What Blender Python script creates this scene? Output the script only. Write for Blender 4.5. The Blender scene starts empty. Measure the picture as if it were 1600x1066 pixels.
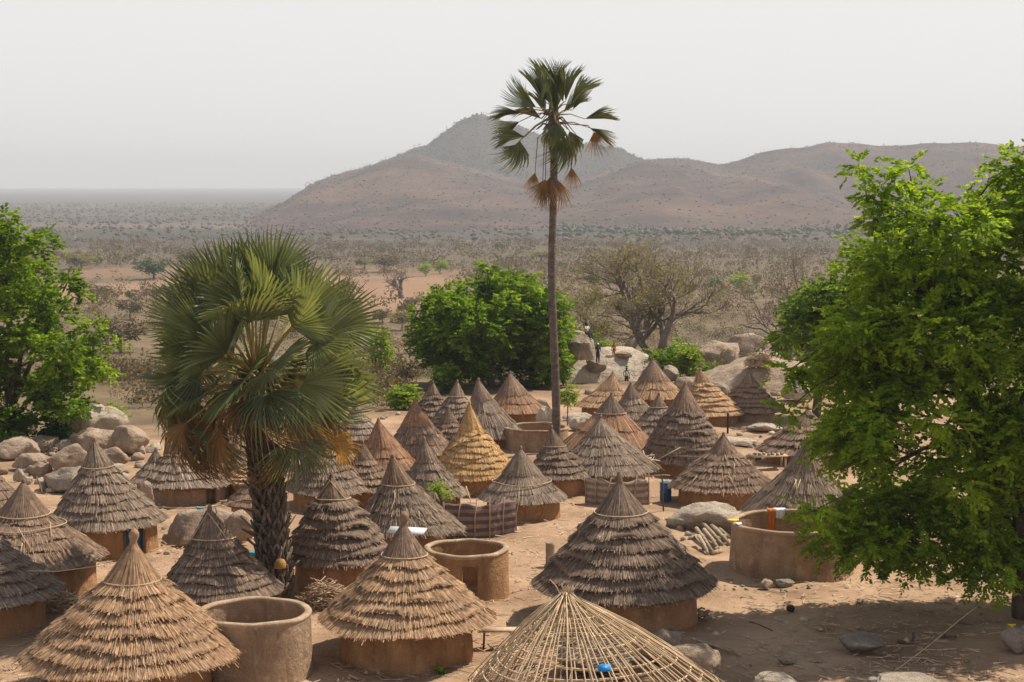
import bpy, bmesh, math, random
import numpy as np
from mathutils import Vector, Matrix, noise
R_ = math.radians
SC = bpy.context.scene
COL = SC.collection
rng = np.random.default_rng(7)
random.seed(7)

# ------------------------------------------------------------------ camera
F = 2700.0; CX, CY = 800.0, 533.0; HOR = 286.0; H0 = 11.5
PITCH = math.atan((CY - HOR) / F)
cam_d = bpy.data.cameras.new("camera"); cam = bpy.data.objects.new("camera", cam_d); COL.objects.link(cam)
cam.location = (0, 0, H0); cam.rotation_euler = (math.pi / 2 - PITCH, 0, 0)
cam_d.lens = 36.0 * F / 1600; cam_d.sensor_width = 36; cam_d.clip_start = 0.5; cam_d.clip_end = 60000
SC.camera = cam

# ------------------------------------------------------------------ light
SUN_AZ = math.atan2(0.87, 0.48)       # clockwise from +Y
SUN_EL = R_(54)
EXPO = 0.36
w = bpy.data.worlds.new("World"); SC.world = w; w.use_nodes = True
nt = w.node_tree; nt.nodes.clear()
wo = nt.nodes.new("ShaderNodeOutputWorld"); bg = nt.nodes.new("ShaderNodeBackground")
sky = nt.nodes.new("ShaderNodeTexSky"); sky.sky_type = 'NISHITA'; sky.sun_disc = False
sky.sun_elevation = SUN_EL; sky.sun_rotation = SUN_AZ; sky.dust_density = 5.0; sky.air_density = 1.0; sky.altitude = 300
hs = nt.nodes.new("ShaderNodeHueSaturation"); hs.inputs['Saturation'].default_value = 0.25
mx = nt.nodes.new("ShaderNodeMix"); mx.data_type = 'RGBA'; mx.inputs[0].default_value = 0.9
mx.inputs[7].default_value = (7.3, 7.25, 7.2, 1)
nt.links.new(sky.outputs[0], hs.inputs['Color']); nt.links.new(hs.outputs[0], mx.inputs[6])
tcw = nt.nodes.new("ShaderNodeTexCoord"); sxy = nt.nodes.new("ShaderNodeSeparateXYZ"); nt.links.new(tcw.outputs['Generated'], sxy.inputs[0])
rw = nt.nodes.new("ShaderNodeValToRGB"); nt.links.new(sxy.outputs['Z'], rw.inputs[0])      # hazy sky: bright near the horizon, dimmer overhead
rw.color_ramp.elements[0].position = .10; rw.color_ramp.elements[0].color = (1, 1, 1, 1); rw.color_ramp.elements[1].position = .70; rw.color_ramp.elements[1].color = (.33, .37, .45, 1)
mw = nt.nodes.new("ShaderNodeMix"); mw.data_type = 'RGBA'; mw.blend_type = 'MULTIPLY'; mw.inputs[0].default_value = 1
nt.links.new(mx.outputs[2], mw.inputs[6]); nt.links.new(rw.outputs[0], mw.inputs[7]); nt.links.new(mw.outputs[2], bg.inputs[0]); bg.inputs[1].default_value = 0.10
nt.links.new(bg.outputs[0], wo.inputs[0])
sl = bpy.data.lights.new("sun", 'SUN'); sl.energy = 5.0; sl.angle = R_(0.6); sl.color = (1.0, 0.90, 0.75)
so = bpy.data.objects.new("sun", sl); COL.objects.link(so)
SV = Vector((math.sin(SUN_AZ) * math.cos(SUN_EL), math.cos(SUN_AZ) * math.cos(SUN_EL), math.sin(SUN_EL)))
so.rotation_euler = SV.to_track_quat('Z', 'Y').to_euler(); so.location = (0, 0, 60)
SC.view_settings.view_transform = 'Standard'; SC.view_settings.look = 'None'
SC.view_settings.exposure = EXPO; SC.view_settings.gamma = 1
SC.cycles.use_denoising = True
SC.cycles.max_bounces = 6; SC.cycles.transparent_max_bounces = 8; SC.cycles.volume_bounces = 0
SC.cycles.diffuse_bounces = 3; SC.cycles.transmission_bounces = 4; SC.cycles.glossy_bounces = 2
HAZE_D = 1.75e-4

# ------------------------------------------------------------------ terrain
_D = np.array([0, 20, 50, 60, 75, 95, 112, 126, 160, 200, 260, 350, 600, 1000, 1500, 3000, 20000.])
_Z = np.array([0.25, .05, 0, -.08, -.3, -.7, -1.2, -3.0, -6.6, -9.2, -11.6, -14, -20, -26, -30, -32, -32.])
def zg0(d):
    return (np.interp(d * .97, _D, _Z) + np.interp(d, _D, _Z) + np.interp(d * 1.03, _D, _Z)) / 3
def zgv(x, y):
    x = np.asarray(x, float); y = np.asarray(y, float)
    d = np.hypot(x * .6, y)
    z = zg0(d)
    a = np.clip((d - 110) / 200, 0, 1)
    z = z + a * (1.2 * np.sin(x * .021 + 1.3) * np.cos(y * .013) + .5 * np.sin(x * .06 + y * .045))
    z = z + .05 * np.sin(x * .9 + .4) * np.sin(y * .7) + .03 * np.sin(x * 2.3 + y * 1.7)
    return z
def zg(x, y): return float(zgv(x, y))
def ray(px, py):
    u = (px - CX) / F; v = -(py - CY) / F
    return np.array([u, math.cos(PITCH) + v * math.sin(PITCH), -math.sin(PITCH) + v * math.cos(PITCH)])
def at(px, py, Y):
    r = ray(px, py); return np.array([0, 0, H0]) + r * (Y / r[1])
def gp(px, py, dz=0.0):
    """point where the pixel's ray meets the ground raised by dz"""
    r = ray(px, py); lo, hi = 5.0, 20000.0
    for _ in range(60):
        m = math.sqrt(lo * hi); p = np.array([0, 0, H0]) + r * (m / r[1])
        if p[2] > zg(p[0], p[1]) + dz: lo = m
        else: hi = m
    return np.array([0, 0, H0]) + r * (lo / r[1])

# ------------------------------------------------------------------ mesh helpers
class MB:
    def __init__(s): s.v = []; s.q = []; s.t = []; s.a = []; s.n = 0
    def add(s, v, q=None, t=None, a=0.5):
        v = np.asarray(v, float).reshape(-1, 3)
        if q is not None and len(q): s.q.append(np.asarray(q, int).reshape(-1, 4) + s.n)
        if t is not None and len(t): s.t.append(np.asarray(t, int).reshape(-1, 3) + s.n)
        s.v.append(v); s.a.append(np.broadcast_to(np.asarray(a, float), (len(v),)).copy()); s.n += len(v)
        return s
    def arrays(s):
        v = np.concatenate(s.v) if s.v else np.zeros((0, 3))
        q = np.concatenate(s.q) if s.q else np.zeros((0, 4), int)
        t = np.concatenate(s.t) if s.t else np.zeros((0, 3), int)
        return v, q, t, np.concatenate(s.a)
    def mesh(s, name, mat, smooth=False):
        v, q, t, a = s.arrays()
        me = bpy.data.meshes.new(name)
        me.vertices.add(len(v)); me.vertices.foreach_set("co", v.ravel())
        me.loops.add(len(q) * 4 + len(t) * 3)
        me.loops.foreach_set("vertex_index", np.concatenate([q.ravel(), t.ravel()]))
        me.polygons.add(len(q) + len(t))
        me.polygons.foreach_set("loop_start", np.concatenate([np.arange(len(q)) * 4, len(q) * 4 + np.arange(len(t)) * 3]))
        if smooth: me.polygons.foreach_set("use_smooth", np.ones(len(q) + len(t), bool))
        at_ = me.attributes.new("tint", 'FLOAT', 'POINT'); at_.data.foreach_set("value", a)
        me.update(calc_edges=True); me.validate()
        if mat: me.materials.append(mat)
        return me
    def build(s, name, mat, parent=None, smooth=False, loc=None):
        o = bpy.data.objects.new(name, s.mesh(name, mat, smooth)); COL.objects.link(o)
        if parent is not None: o.parent = parent
        if loc is not None: o.location = loc
        return o
def tag(o, label, cat=None, group=None, kind=None):
    if label: o['label'] = label
    if cat: o['category'] = cat
    if group: o['group'] = group
    if kind: o['kind'] = kind
    return o
def thing(name, loc, label, cat, group=None, rz=0):
    o = bpy.data.objects.new(name, None); COL.objects.link(o); o.location = loc; o.rotation_euler = (0, 0, rz)
    o.empty_display_size = .3
    return tag(o, label, cat, group)
def copy_tree(o, parent=None):
    c = o.copy(); COL.objects.link(c)
    if parent is not None: c.parent = parent
    for ch in list(o.children): copy_tree(ch, c)
    return c
def tube(mb, pts, rad, n=6, a=.5, cap=True):
    pts = np.asarray(pts, float); m = len(pts); rad = np.broadcast_to(np.asarray(rad, float), (m,))
    T = np.gradient(pts, axis=0); T /= (np.linalg.norm(T, axis=1, keepdims=True) + 1e-9)
    up = np.array([0, 0, 1.]) if abs(T[0][2]) < .9 else np.array([1., 0, 0])
    u = np.cross(T[0], up); u /= np.linalg.norm(u) + 1e-9
    vs = []; th = np.linspace(0, 2 * math.pi, n, endpoint=False)
    for i in range(m):
        u = u - T[i] * np.dot(u, T[i]); u /= np.linalg.norm(u) + 1e-9
        b = np.cross(T[i], u)
        vs.append(pts[i] + rad[i] * (np.cos(th)[:, None] * u + np.sin(th)[:, None] * b))
    v = np.concatenate(vs); q = []
    i = np.arange(m - 1)[:, None] * n; j = np.arange(n)[None]; j2 = (j + 1) % n
    q = np.stack([i + j, i + j2, i + n + j2, i + n + j], -1).reshape(-1, 4)
    t = []
    if cap:
        v = np.concatenate([v, pts[:1], pts[-1:]]); k = m * n
        for c in range(n):
            t.append((k, (c + 1) % n, c)); t.append((k + 1, (m - 1) * n + c, (m - 1) * n + (c + 1) % n))
    mb.add(v, q, t, a)
def box(mb, c, s, rz=0, a=.5, tilt=None):
    c = np.asarray(c, float); sx, sy, sz = [k / 2 for k in s]
    v = np.array([[x, y, z] for z in (-sz, sz) for x, y in ((-sx, -sy), (sx, -sy), (sx, sy), (-sx, sy))])
    if tilt is not None: v = v @ np.array(tilt.to_3x3()).T
    cr, sr = math.cos(rz), math.sin(rz)
    v = np.stack([v[:, 0] * cr - v[:, 1] * sr, v[:, 0] * sr + v[:, 1] * cr, v[:, 2]], 1) + c
    mb.add(v, [(3, 2, 1, 0), (4, 5, 6, 7), (0, 1, 5, 4), (1, 2, 6, 5), (2, 3, 7, 6), (3, 0, 4, 7)], a=a)
def rev(mb, prof, n=48, a=.5, wob=0, seed=0, cx=0, cy=0):
    """surface of revolution of (r,z) profile"""
    th = np.linspace(0, 2 * math.pi, n, endpoint=False); vs = []
    for (r, z) in prof:
        k = 1 + wob * (np.sin(th * 2 + seed) * .5 + np.sin(th * 3 + seed * 2.3) * .35 + np.sin(th * 7 + z * 3 + seed) * .15)
        vs.append(np.stack([cx + r * k * np.cos(th), cy + r * k * np.sin(th), z + 0 * th], 1))
    m = len(prof); i = np.arange(m - 1)[:, None] * n; j = np.arange(n)[None]; j2 = (j + 1) % n
    mb.add(np.concatenate(vs), np.stack([i + j, i + j2, i + n + j2, i + n + j], -1).reshape(-1, 4), a=a)

# ------------------------------------------------------------------ materials
def mat_new(name):
    m = bpy.data.materials.new(name); m.use_nodes = True
    n = m.node_tree.nodes; b = n["Principled BSDF"]; b.inputs['Roughness'].default_value = .9
    b.inputs['Specular IOR Level'].default_value = .2
    return m, m.node_tree, b
def ramp(nt, src, stops):
    r = nt.nodes.new("ShaderNodeValToRGB"); e = r.color_ramp.elements
    while len(e) < len(stops): e.new(.5)
    for k, (p, c) in enumerate(stops): e[k].position = p; e[k].color = (*c, 1)
    nt.links.new(src, r.inputs[0]); return r.outputs[0]
def tex(nt, scale, detail=4, rough=.55, coord='Object', stretch=None):
    tc = nt.nodes.new("ShaderNodeTexCoord"); nz = nt.nodes.new("ShaderNodeTexNoise")
    nz.inputs['Scale'].default_value = scale; nz.inputs['Detail'].default_value = detail; nz.inputs['Roughness'].default_value = rough
    src = tc.outputs[coord]
    if coord == 'World':
        pass
    if stretch:
        mp = nt.nodes.new("ShaderNodeMapping"); mp.inputs['Scale'].default_value = stretch
        nt.links.new(src, mp.inputs[0]); src = mp.outputs[0]
    nt.links.new(src, nz.inputs['Vector']); return nz.outputs['Fac']
def gtex(nt, scale, detail=4, rough=.55, stretch=None):
    tc = nt.nodes.new("ShaderNodeNewGeometry"); nz = nt.nodes.new("ShaderNodeTexNoise")
    nz.inputs['Scale'].default_value = scale; nz.inputs['Detail'].default_value = detail; nz.inputs['Roughness'].default_value = rough
    src = tc.outputs['Position']
    if stretch:
        mp = nt.nodes.new("ShaderNodeMapping"); mp.inputs['Scale'].default_value = stretch
        nt.links.new(src, mp.inputs[0]); src = mp.outputs[0]
    nt.links.new(src, nz.inputs['Vector']); return nz.outputs['Fac']
def mixc(nt, fac, a, b, mode='MIX'):
    m = nt.nodes.new("ShaderNodeMix"); m.data_type = 'RGBA'; m.blend_type = mode
    for s, k in ((fac, 0), (a, 6), (b, 7)):
        if isinstance(s, (int, float)): m.inputs[k].default_value = s
        elif isinstance(s, tuple): m.inputs[k].default_value = (*s, 1)
        else: nt.links.new(s, m.inputs[k])
    return m.outputs[2]
def maprange(nt, src, a, b, c=0, d=1):
    m = nt.nodes.new("ShaderNodeMapRange"); m.inputs[1].default_value = a; m.inputs[2].default_value = b
    m.inputs[3].default_value = c; m.inputs[4].default_value = d; nt.links.new(src, m.inputs[0]); return m.outputs[0]
def attr(nt, name='tint'):
    a = nt.nodes.new("ShaderNodeAttribute"); a.attribute_name = name; return a.outputs['Fac']
def bump(nt, b, src, strength=.5, dist=.05):
    bn = nt.nodes.new("ShaderNodeBump"); bn.inputs['Strength'].default_value = strength; bn.inputs['Distance'].default_value = dist
    nt.links.new(src, bn.inputs['Height']); nt.links.new(bn.outputs[0], b.inputs['Normal'])
def m_noise(name, c1, c2, c3=None, scale=3, bs=.5, bd=.03, rough=.9, tint=True, stretch=None, bscale=None):
    m, nt, b = mat_new(name)
    f = tex(nt, scale, 6, .6, stretch=stretch)
    col = ramp(nt, f, [(.3, c1), (.55, c2), (.75, c3 or c2)])
    if tint:
        t = maprange(nt, attr(nt), 0, 1, .72, 1.28)
        v = nt.nodes.new("ShaderNodeVectorMath"); v.operation = 'SCALE'; nt.links.new(col, v.inputs[0]); nt.links.new(t, v.inputs['Scale']); col = v.outputs[0]
    nt.links.new(col, b.inputs['Base Color']); b.inputs['Roughness'].default_value = rough
    bump(nt, b, tex(nt, bscale or scale * 4, 6, .65, stretch=stretch), bs, bd)
    return m
def m_thatch(name, dark, mid, light, weather, wf=.5):
    m, nt, b = mat_new(name)
    col = ramp(nt, attr(nt), [(.0, dark), (.5, mid), (1.0, light)])
    f = gtex(nt, 1.1, 5, .6)
    col = mixc(nt, maprange(nt, f, .42, .66, 0, wf), col, weather)
    f2 = gtex(nt, 9, 3, .6)
    v = nt.nodes.new("ShaderNodeVectorMath"); v.operation = 'SCALE'; nt.links.new(col, v.inputs[0])
    nt.links.new(maprange(nt, f2, .3, .7, .7, 1.25), v.inputs['Scale'])
    nt.links.new(v.outputs[0], b.inputs['Base Color']); b.inputs['Roughness'].default_value = .85
    return m
def m_leaf(name, c1, c2, c3, trans=.45, rgh=.55):
    m, nt, b = mat_new(name)
    f = gtex(nt, .8, 3, .5)
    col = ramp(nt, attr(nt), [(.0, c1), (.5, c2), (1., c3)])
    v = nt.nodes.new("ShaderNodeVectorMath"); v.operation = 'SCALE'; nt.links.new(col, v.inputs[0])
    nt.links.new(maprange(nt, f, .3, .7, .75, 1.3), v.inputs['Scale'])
    nt.links.new(v.outputs[0], b.inputs['Base Color']); b.inputs['Roughness'].default_value = rgh
    b.inputs['Specular IOR Level'].default_value = .3
    tr = nt.nodes.new("ShaderNodeBsdfTranslucent")
    hv = nt.nodes.new("ShaderNodeVectorMath"); hv.operation = 'MULTIPLY'; hv.inputs[1].default_value = (1.9, 1.7, .6)
    nt.links.new(v.outputs[0], hv.inputs[0]); nt.links.new(hv.outputs[0], tr.inputs[0])
    ms = nt.nodes.new("ShaderNodeMixShader"); ms.inputs[0].default_value = trans
    nt.links.new(b.outputs[0], ms.inputs[1]); nt.links.new(tr.outputs[0], ms.inputs[2])
    nt.links.new(ms.outputs[0], nt.nodes["Material Output"].inputs[0])
    return m
M = {}
M['tan'] = m_thatch('thatch_tan', (.16, .09, .05), (.42, .255, .145), (.66, .44, .265), (.27, .185, .125), .4)
M['grey'] = m_thatch('thatch_grey', (.095, .068, .05), (.28, .205, .15), (.48, .365, .275), (.18, .135, .108), .5)
M['dark'] = m_thatch('thatch_dark', (.075, .05, .036), (.23, .16, .115), (.43, .315, .235), (.14, .10, .078), .5)
M['orange_straw'] = m_thatch('thatch_orange', (.30, .16, .08), (.52, .32, .17), (.70, .48, .28), (.38, .24, .15), .5)
M['gold'] = m_thatch('thatch_gold', (.36, .20, .075), (.56, .335, .145), (.74, .49, .24), (.40, .245, .125), .6)
M['brown'] = m_thatch('thatch_brown', (.11, .072, .052), (.27, .175, .12), (.44, .31, .21), (.19, .14, .115), .5)
M['red'] = m_thatch('thatch_red', (.17, .085, .05), (.37, .20, .115), (.54, .32, .19), (.26, .17, .12), .5)
def m_mud(name, c1, c2, c3):
    m, nt, b = mat_new(name)
    col = ramp(nt, gtex(nt, 1.7, 7, .65), [(.32, c1), (.52, c2), (.7, c3)])
    col = mixc(nt, maprange(nt, gtex(nt, 2.6, 5, .7, stretch=(1, 1, .22)), .5, .68, 0, .55), col, tuple(.55 * k for k in c1))
    col = mixc(nt, maprange(nt, gtex(nt, 3.5, 3, .5), .60, .68, 0, .45), col, tuple(min(1, 1.25 * k) for k in c3))
    sp = gtex(nt, 30, 3, .7); v = nt.nodes.new("ShaderNodeVectorMath"); v.operation = 'SCALE'; nt.links.new(col, v.inputs[0])
    nt.links.new(maprange(nt, sp, .3, .7, .85, 1.13), v.inputs['Scale']); nt.links.new(v.outputs[0], b.inputs['Base Color'])
    bump(nt, b, gtex(nt, 5, 8, .7), .9, .09); return m
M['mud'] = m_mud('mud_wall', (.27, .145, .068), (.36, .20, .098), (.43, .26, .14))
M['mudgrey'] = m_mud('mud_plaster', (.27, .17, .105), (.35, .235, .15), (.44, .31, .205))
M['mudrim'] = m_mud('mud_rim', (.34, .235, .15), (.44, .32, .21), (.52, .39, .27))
M['rope'] = m_noise('straw_rope', (.36, .26, .17), (.50, .38, .26), (.62, .50, .36), 12, .5, .01)
M['stick'] = m_noise('dry_stick', (.26, .17, .11), (.42, .30, .20), (.56, .43, .31), 6, .5, .01)
M['cane'] = m_noise('split_cane', (.40, .29, .18), (.58, .44, .29), (.70, .56, .40), 6, .4, .01)
M['log'] = m_noise('weathered_log', (.20, .145, .10), (.36, .28, .20), (.50, .41, .31), 5, .6, .02, stretch=(1, 1, .25))
M['wood'] = m_noise('dark_wood', (.09, .06, .04), (.15, .10, .07), (.2, .145, .1), 4, .6, .02)
M['bark'] = m_noise('tree_bark', (.055, .04, .03), (.11, .08, .06), (.17, .13, .10), 5, .8, .04, stretch=(1, 1, .3))
M['palmbark'] = m_noise('palm_bark', (.075, .06, .052), (.15, .12, .10), (.24, .20, .165), 4, .8, .04, stretch=(1, 1, 2))
M['drybark'] = m_noise('grey_bark', (.12, .095, .08), (.20, .16, .135), (.28, .235, .20), 3, .6, .03)
def m_rock(name, c1, c2, c3, stain):
    m, nt, b = mat_new(name)
    col = ramp(nt, gtex(nt, .9, 8, .65), [(.32, c1), (.5, c2), (.68, c3)])
    col = mixc(nt, maprange(nt, gtex(nt, 2.2, 6, .7, stretch=(1, 1, .35)), .5, .66, 0, .7), col, stain)
    sp = gtex(nt, 22, 3, .6); v = nt.nodes.new("ShaderNodeVectorMath"); v.operation = 'SCALE'; nt.links.new(col, v.inputs[0])
    nt.links.new(maprange(nt, sp, .3, .7, .8, 1.18), v.inputs['Scale']); nt.links.new(v.outputs[0], b.inputs['Base Color'])
    a = nt.nodes.new("ShaderNodeMath"); a.operation = 'ADD'; nt.links.new(gtex(nt, 2.6, 9, .72), a.inputs[0]); nt.links.new(gtex(nt, .8, 4, .6, stretch=(1, 1, 3)), a.inputs[1])
    bump(nt, b, a.outputs[0], 1.0, .22); return m
M['rock'] = m_rock('granite', (.26, .19, .135), (.40, .30, .22), (.50, .39, .30), (.20, .145, .11))
M['rockgrey'] = m_rock('grey_granite', (.20, .16, .13), (.33, .27, .215), (.45, .375, .31), (.16, .125, .10))
M['rockpale'] = m_rock('pale_granite', (.38, .31, .24), (.52, .435, .345), (.60, .515, .42), (.30, .235, .18))
M['leaf'] = m_leaf('leaf_green', (.045, .09, .008), (.12, .21, .014), (.26, .37, .032), .55)
M['leafdark'] = m_leaf('leaf_dark_green', (.014, .036, .010), (.028, .070, .018), (.05, .115, .026), .32)
M['leafbright'] = m_leaf('leaf_bright_green', (.09, .14, .018), (.17, .25, .03), (.27, .36, .05), .5)
M['leafdry'] = m_leaf('leaf_olive', (.10, .085, .045), (.16, .145, .07), (.22, .22, .09), .4)
M['palmgreen'] = m_leaf('palm_green', (.08, .098, .048), (.145, .18, .09), (.28, .32, .17), .25, .34)
M['palmdry'] = m_leaf('palm_dry', (.15, .085, .045), (.30, .18, .09), (.45, .30, .16), .3)
M['petiole'] = m_noise('petiole', (.20, .16, .06), (.30, .25, .09), (.42, .33, .14), 3, .3, .01)
M['boot'] = m_noise('leaf_boot', (.08, .06, .045), (.16, .12, .09), (.26, .20, .15), 5, .6, .02)
def flat(name, c, rough=.7, bs=.2):
    return m_noise(name, tuple(k * .82 for k in c), c, tuple(min(1, k * 1.12) for k in c), 5, bs, .01, rough, tint=False)
M['blue'] = flat('blue_paint', (.03, .10, .24)); M['bluebright'] = flat('blue_plastic', (.02, .25, .62), .4)
M['cyan'] = flat('cyan_cloth', (.03, .33, .48)); M['yellow'] = flat('yellow_plastic', (.78, .58, .03), .5)
M['white'] = flat('white_cloth', (.68, .69, .74)); M['orange'] = flat('orange_cloth', (.55, .17, .04))
M['black'] = flat('black_rubber', (.025, .018, .015), .35); M['skin'] = flat('skin', (.06, .032, .02), .55)
M['darkcloth'] = flat('dark_cloth', (.05, .05, .07)); M['greenc'] = flat('green_basin', (.10, .26, .07), .5)
M['ochre'] = flat('ochre_gourd', (.34, .19, .065)); M['dim'] = flat('hut_interior', (.09, .055, .035))
M['metal'] = flat('solar_glass', (.62, .64, .66), .25)
def m_mat(name, c1, c2, freq):
    m, nt, b = mat_new(name)
    tc = nt.nodes.new("ShaderNodeTexCoord"); wv = nt.nodes.new("ShaderNodeTexWave"); wv.bands_direction = 'Z'
    wv.inputs['Scale'].default_value = freq; wv.inputs['Distortion'].default_value = .6; wv.inputs['Detail'].default_value = 2
    nt.links.new(tc.outputs['Object'], wv.inputs['Vector'])
    col = ramp(nt, wv.outputs['Fac'], [(.35, c1), (.7, c2)])
    n = tex(nt, 6, 4, .6); col = mixc(nt, maprange(nt, n, .35, .7, 0, .6), col, tuple(.7 * k for k in c1))
    nt.links.new(col, b.inputs['Base Color']); bump(nt, b, wv.outputs['Fac'], .4, .02); return m
M['matpurple'] = m_mat('woven_mat', (.13, .088, .085), (.30, .225, .20), 1.25)
M['matpale'] = m_mat('woven_mat_pale', (.24, .18, .14), (.42, .34, .27), 1.3)

# ground material: village dirt near, scrubland beyond, orange clearings (attribute 'clear')
def ground_mat():
    m, nt, b = mat_new('ground')
    g = nt.nodes.new("ShaderNodeNewGeometry"); sp = nt.nodes.new("ShaderNodeSeparateXYZ"); nt.links.new(g.outputs['Position'], sp.inputs[0])
    Y = sp.outputs['Y']
    n1 = gtex(nt, .35, 6, .6); n2 = gtex(nt, 6, 5, .65); n3 = gtex(nt, .02, 5, .6); n4 = gtex(nt, .15, 6, .7)
    dirt = ramp(nt, n1, [(.32, (.22, .135, .082)), (.48, (.34, .22, .138)), (.66, (.45, .305, .20))])
    dirt = mixc(nt, maprange(nt, n2, .52, .72, 0, .55), dirt, (.22, .135, .08))
    near = nt.nodes.new("ShaderNodeMapRange"); near.inputs[1].default_value = 40.5; near.inputs[2].default_value = 38.5
    nt.links.new(Y, near.inputs[0])
    nm = nt.nodes.new("ShaderNodeMath"); nm.operation = 'MULTIPLY'; nt.links.new(near.outputs[0], nm.inputs[0])
    nt.links.new(maprange(nt, gtex(nt, .9, 4, .6), .4, .6), nm.inputs[1])
    dirt = mixc(nt, nm.outputs[0], dirt, (.21, .14, .09))
    scrub = ramp(nt, n4, [(.3, (.105, .072, .046)), (.5, (.155, .108, .066)), (.7, (.215, .16, .09))])
    scrub = mixc(nt, maprange(nt, n3, .45, .65, 0, .7), scrub, (.095, .085, .045))
    scrub = mixc(nt, attr(nt, 'clear'), scrub, mixc(nt, n4, (.22, .125, .078), (.31, .195, .118)))
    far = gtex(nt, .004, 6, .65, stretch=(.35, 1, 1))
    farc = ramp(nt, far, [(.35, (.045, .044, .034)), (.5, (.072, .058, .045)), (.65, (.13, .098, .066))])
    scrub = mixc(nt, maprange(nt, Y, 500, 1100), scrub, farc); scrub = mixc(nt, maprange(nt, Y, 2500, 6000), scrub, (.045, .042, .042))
    xy = nt.nodes.new("ShaderNodeMath"); xy.operation = 'MULTIPLY_ADD'; xm = nt.nodes.new("ShaderNodeMath"); xm.operation = 'ABSOLUTE'; xo = nt.nodes.new("ShaderNodeMath"); xo.operation = 'SUBTRACT'; 
    xo.operation = 'SUBTRACT'; xo.inputs[0].default_value = 5.0; nt.links.new(sp.outputs['X'], xo.inputs[1]); xm.operation = 'MAXIMUM'; xm.inputs[1].default_value = 0.0; nt.links.new(xo.outputs[0], xm.inputs[0]); nt.links.new(xm.outputs[0], xy.inputs[0]); xy.inputs[1].default_value = 1.1; nt.links.new(Y, xy.inputs[2])
    wv = nt.nodes.new("ShaderNodeMath"); wv.operation = 'MULTIPLY_ADD'; nt.links.new(gtex(nt, .12, 4, .6), wv.inputs[0]); wv.inputs[1].default_value = 26; nt.links.new(xy.outputs[0], wv.inputs[2])
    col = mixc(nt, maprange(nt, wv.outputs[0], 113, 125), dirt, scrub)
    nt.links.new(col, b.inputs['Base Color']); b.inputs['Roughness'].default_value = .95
    mm = nt.nodes.new("ShaderNodeMath"); mm.operation = 'ADD'; nt.links.new(n2, mm.inputs[0]); nt.links.new(gtex(nt, 1.8, 5, .6), mm.inputs[1])
    bump(nt, b, mm.outputs[0], .7, .08)
    return m
M['ground'] = ground_mat()
def hill_mat(name, cols, far):
    m, nt, b = mat_new(name)
    n = gtex(nt, .012, 8, .7); n2 = gtex(nt, .10, 6, .75); n3 = gtex(nt, .0035, 4, .6)
    col = ramp(nt, n, [(.35, cols[0]), (.5, cols[1]), (.65, cols[2])])
    col = mixc(nt, maprange(nt, n2, .48, .6, 0, .75), col, far)
    col = mixc(nt, maprange(nt, n3, .5, .62, 0, .5), col, cols[2])
    nt.links.new(col, b.inputs['Base Color']); b.inputs['Roughness'].default_value = 1
    bump(nt, b, n2, 1, 6); return m
M['hill'] = hill_mat('hill_slope', ((.052, .040, .042), (.098, .064, .058), (.19, .118, .082)), (.050, .037, .036))
M['hilldark'] = hill_mat('hill_wooded', ((.03, .03, .028), (.045, .042, .035), (.07, .058, .045)), (.02, .022, .02))

# ------------------------------------------------------------------ ground sheet
def build_ground():
    fine = np.linspace(-24, 24, 321); coarse = np.linspace(24, 336, 53)[1:-1]
    ang = np.radians(np.concatenate([fine, coarse])); na = len(ang)
    rad = np.concatenate([[2], np.geomspace(6, 34, 12), np.linspace(35, 130, 150), np.geomspace(132, 14500, 170)])
    A, Rr = np.meshgrid(ang, rad); x = Rr * np.sin(A); y = Rr * np.cos(A)
    z = zgv(x, y)
    for fq, am, sd in ((.35, .05, 1), (1.1, .025, 2)):
        z += am * np.sin(x * fq * 2 + sd + np.sin(y * fq)) * np.sin(y * fq * 2.3 + sd * 2) * (Rr < 130)
    v = np.stack([x, y, z], -1).reshape(-1, 3); nr = len(rad)
    i = np.arange(nr - 1)[:, None] * na; j = np.arange(na)[None]; j2 = (j + 1) % na
    q = np.stack([i + j, i + j2, i + na + j2, i + na + j], -1).reshape(-1, 4)[:, ::-1]
    mb = MB(); mb.add(v, q)
    k = len(v); mb.add([[0, 0, zg(0, 2)]]); mb.t.append(np.array([(k, (c + 1) % na, c) for c in range(na)]))
    o = mb.build('ground', M['ground'], smooth=True); tag(o, 'bare orange brown village earth running out to the dry plain', None, kind='structure')
    # clearings
    V = np.concatenate([v, [[0, 0, 0]]])
    cl = np.zeros(len(V))
    for (px, py, wx, dy, s) in ((330, 446, 330, 19, 1), (170, 425, 120, 8, .7), (640, 470, 80, 45, 1), (560, 425, 200, 9, .6), (640, 540, 60, 12, .3), (90, 480, 80, 14, .4)):
        # ellipse given by its centre ray and real size there
        c = gp(px, py); a = gp(px, py - dy); bq = gp(px, py + dy); ry = (a[1] - bq[1]) / 2; cy = (a[1] + bq[1]) / 2; rx = wx * cy / F
        cxw = (px - CX) / F * cy
        dd = np.hypot((V[:, 0] - cxw) / rx, (V[:, 1] - cy) / ry) + .25 * np.sin(V[:, 0] * .11) * np.cos(V[:, 1] * .05)
        cl = np.maximum(cl, s * np.clip((1.15 - dd) / .35, 0, 1))
    at_ = o.data.attributes.new("clear", 'FLOAT', 'POINT'); at_.data.foreach_set("value", cl)
build_ground()

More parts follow.
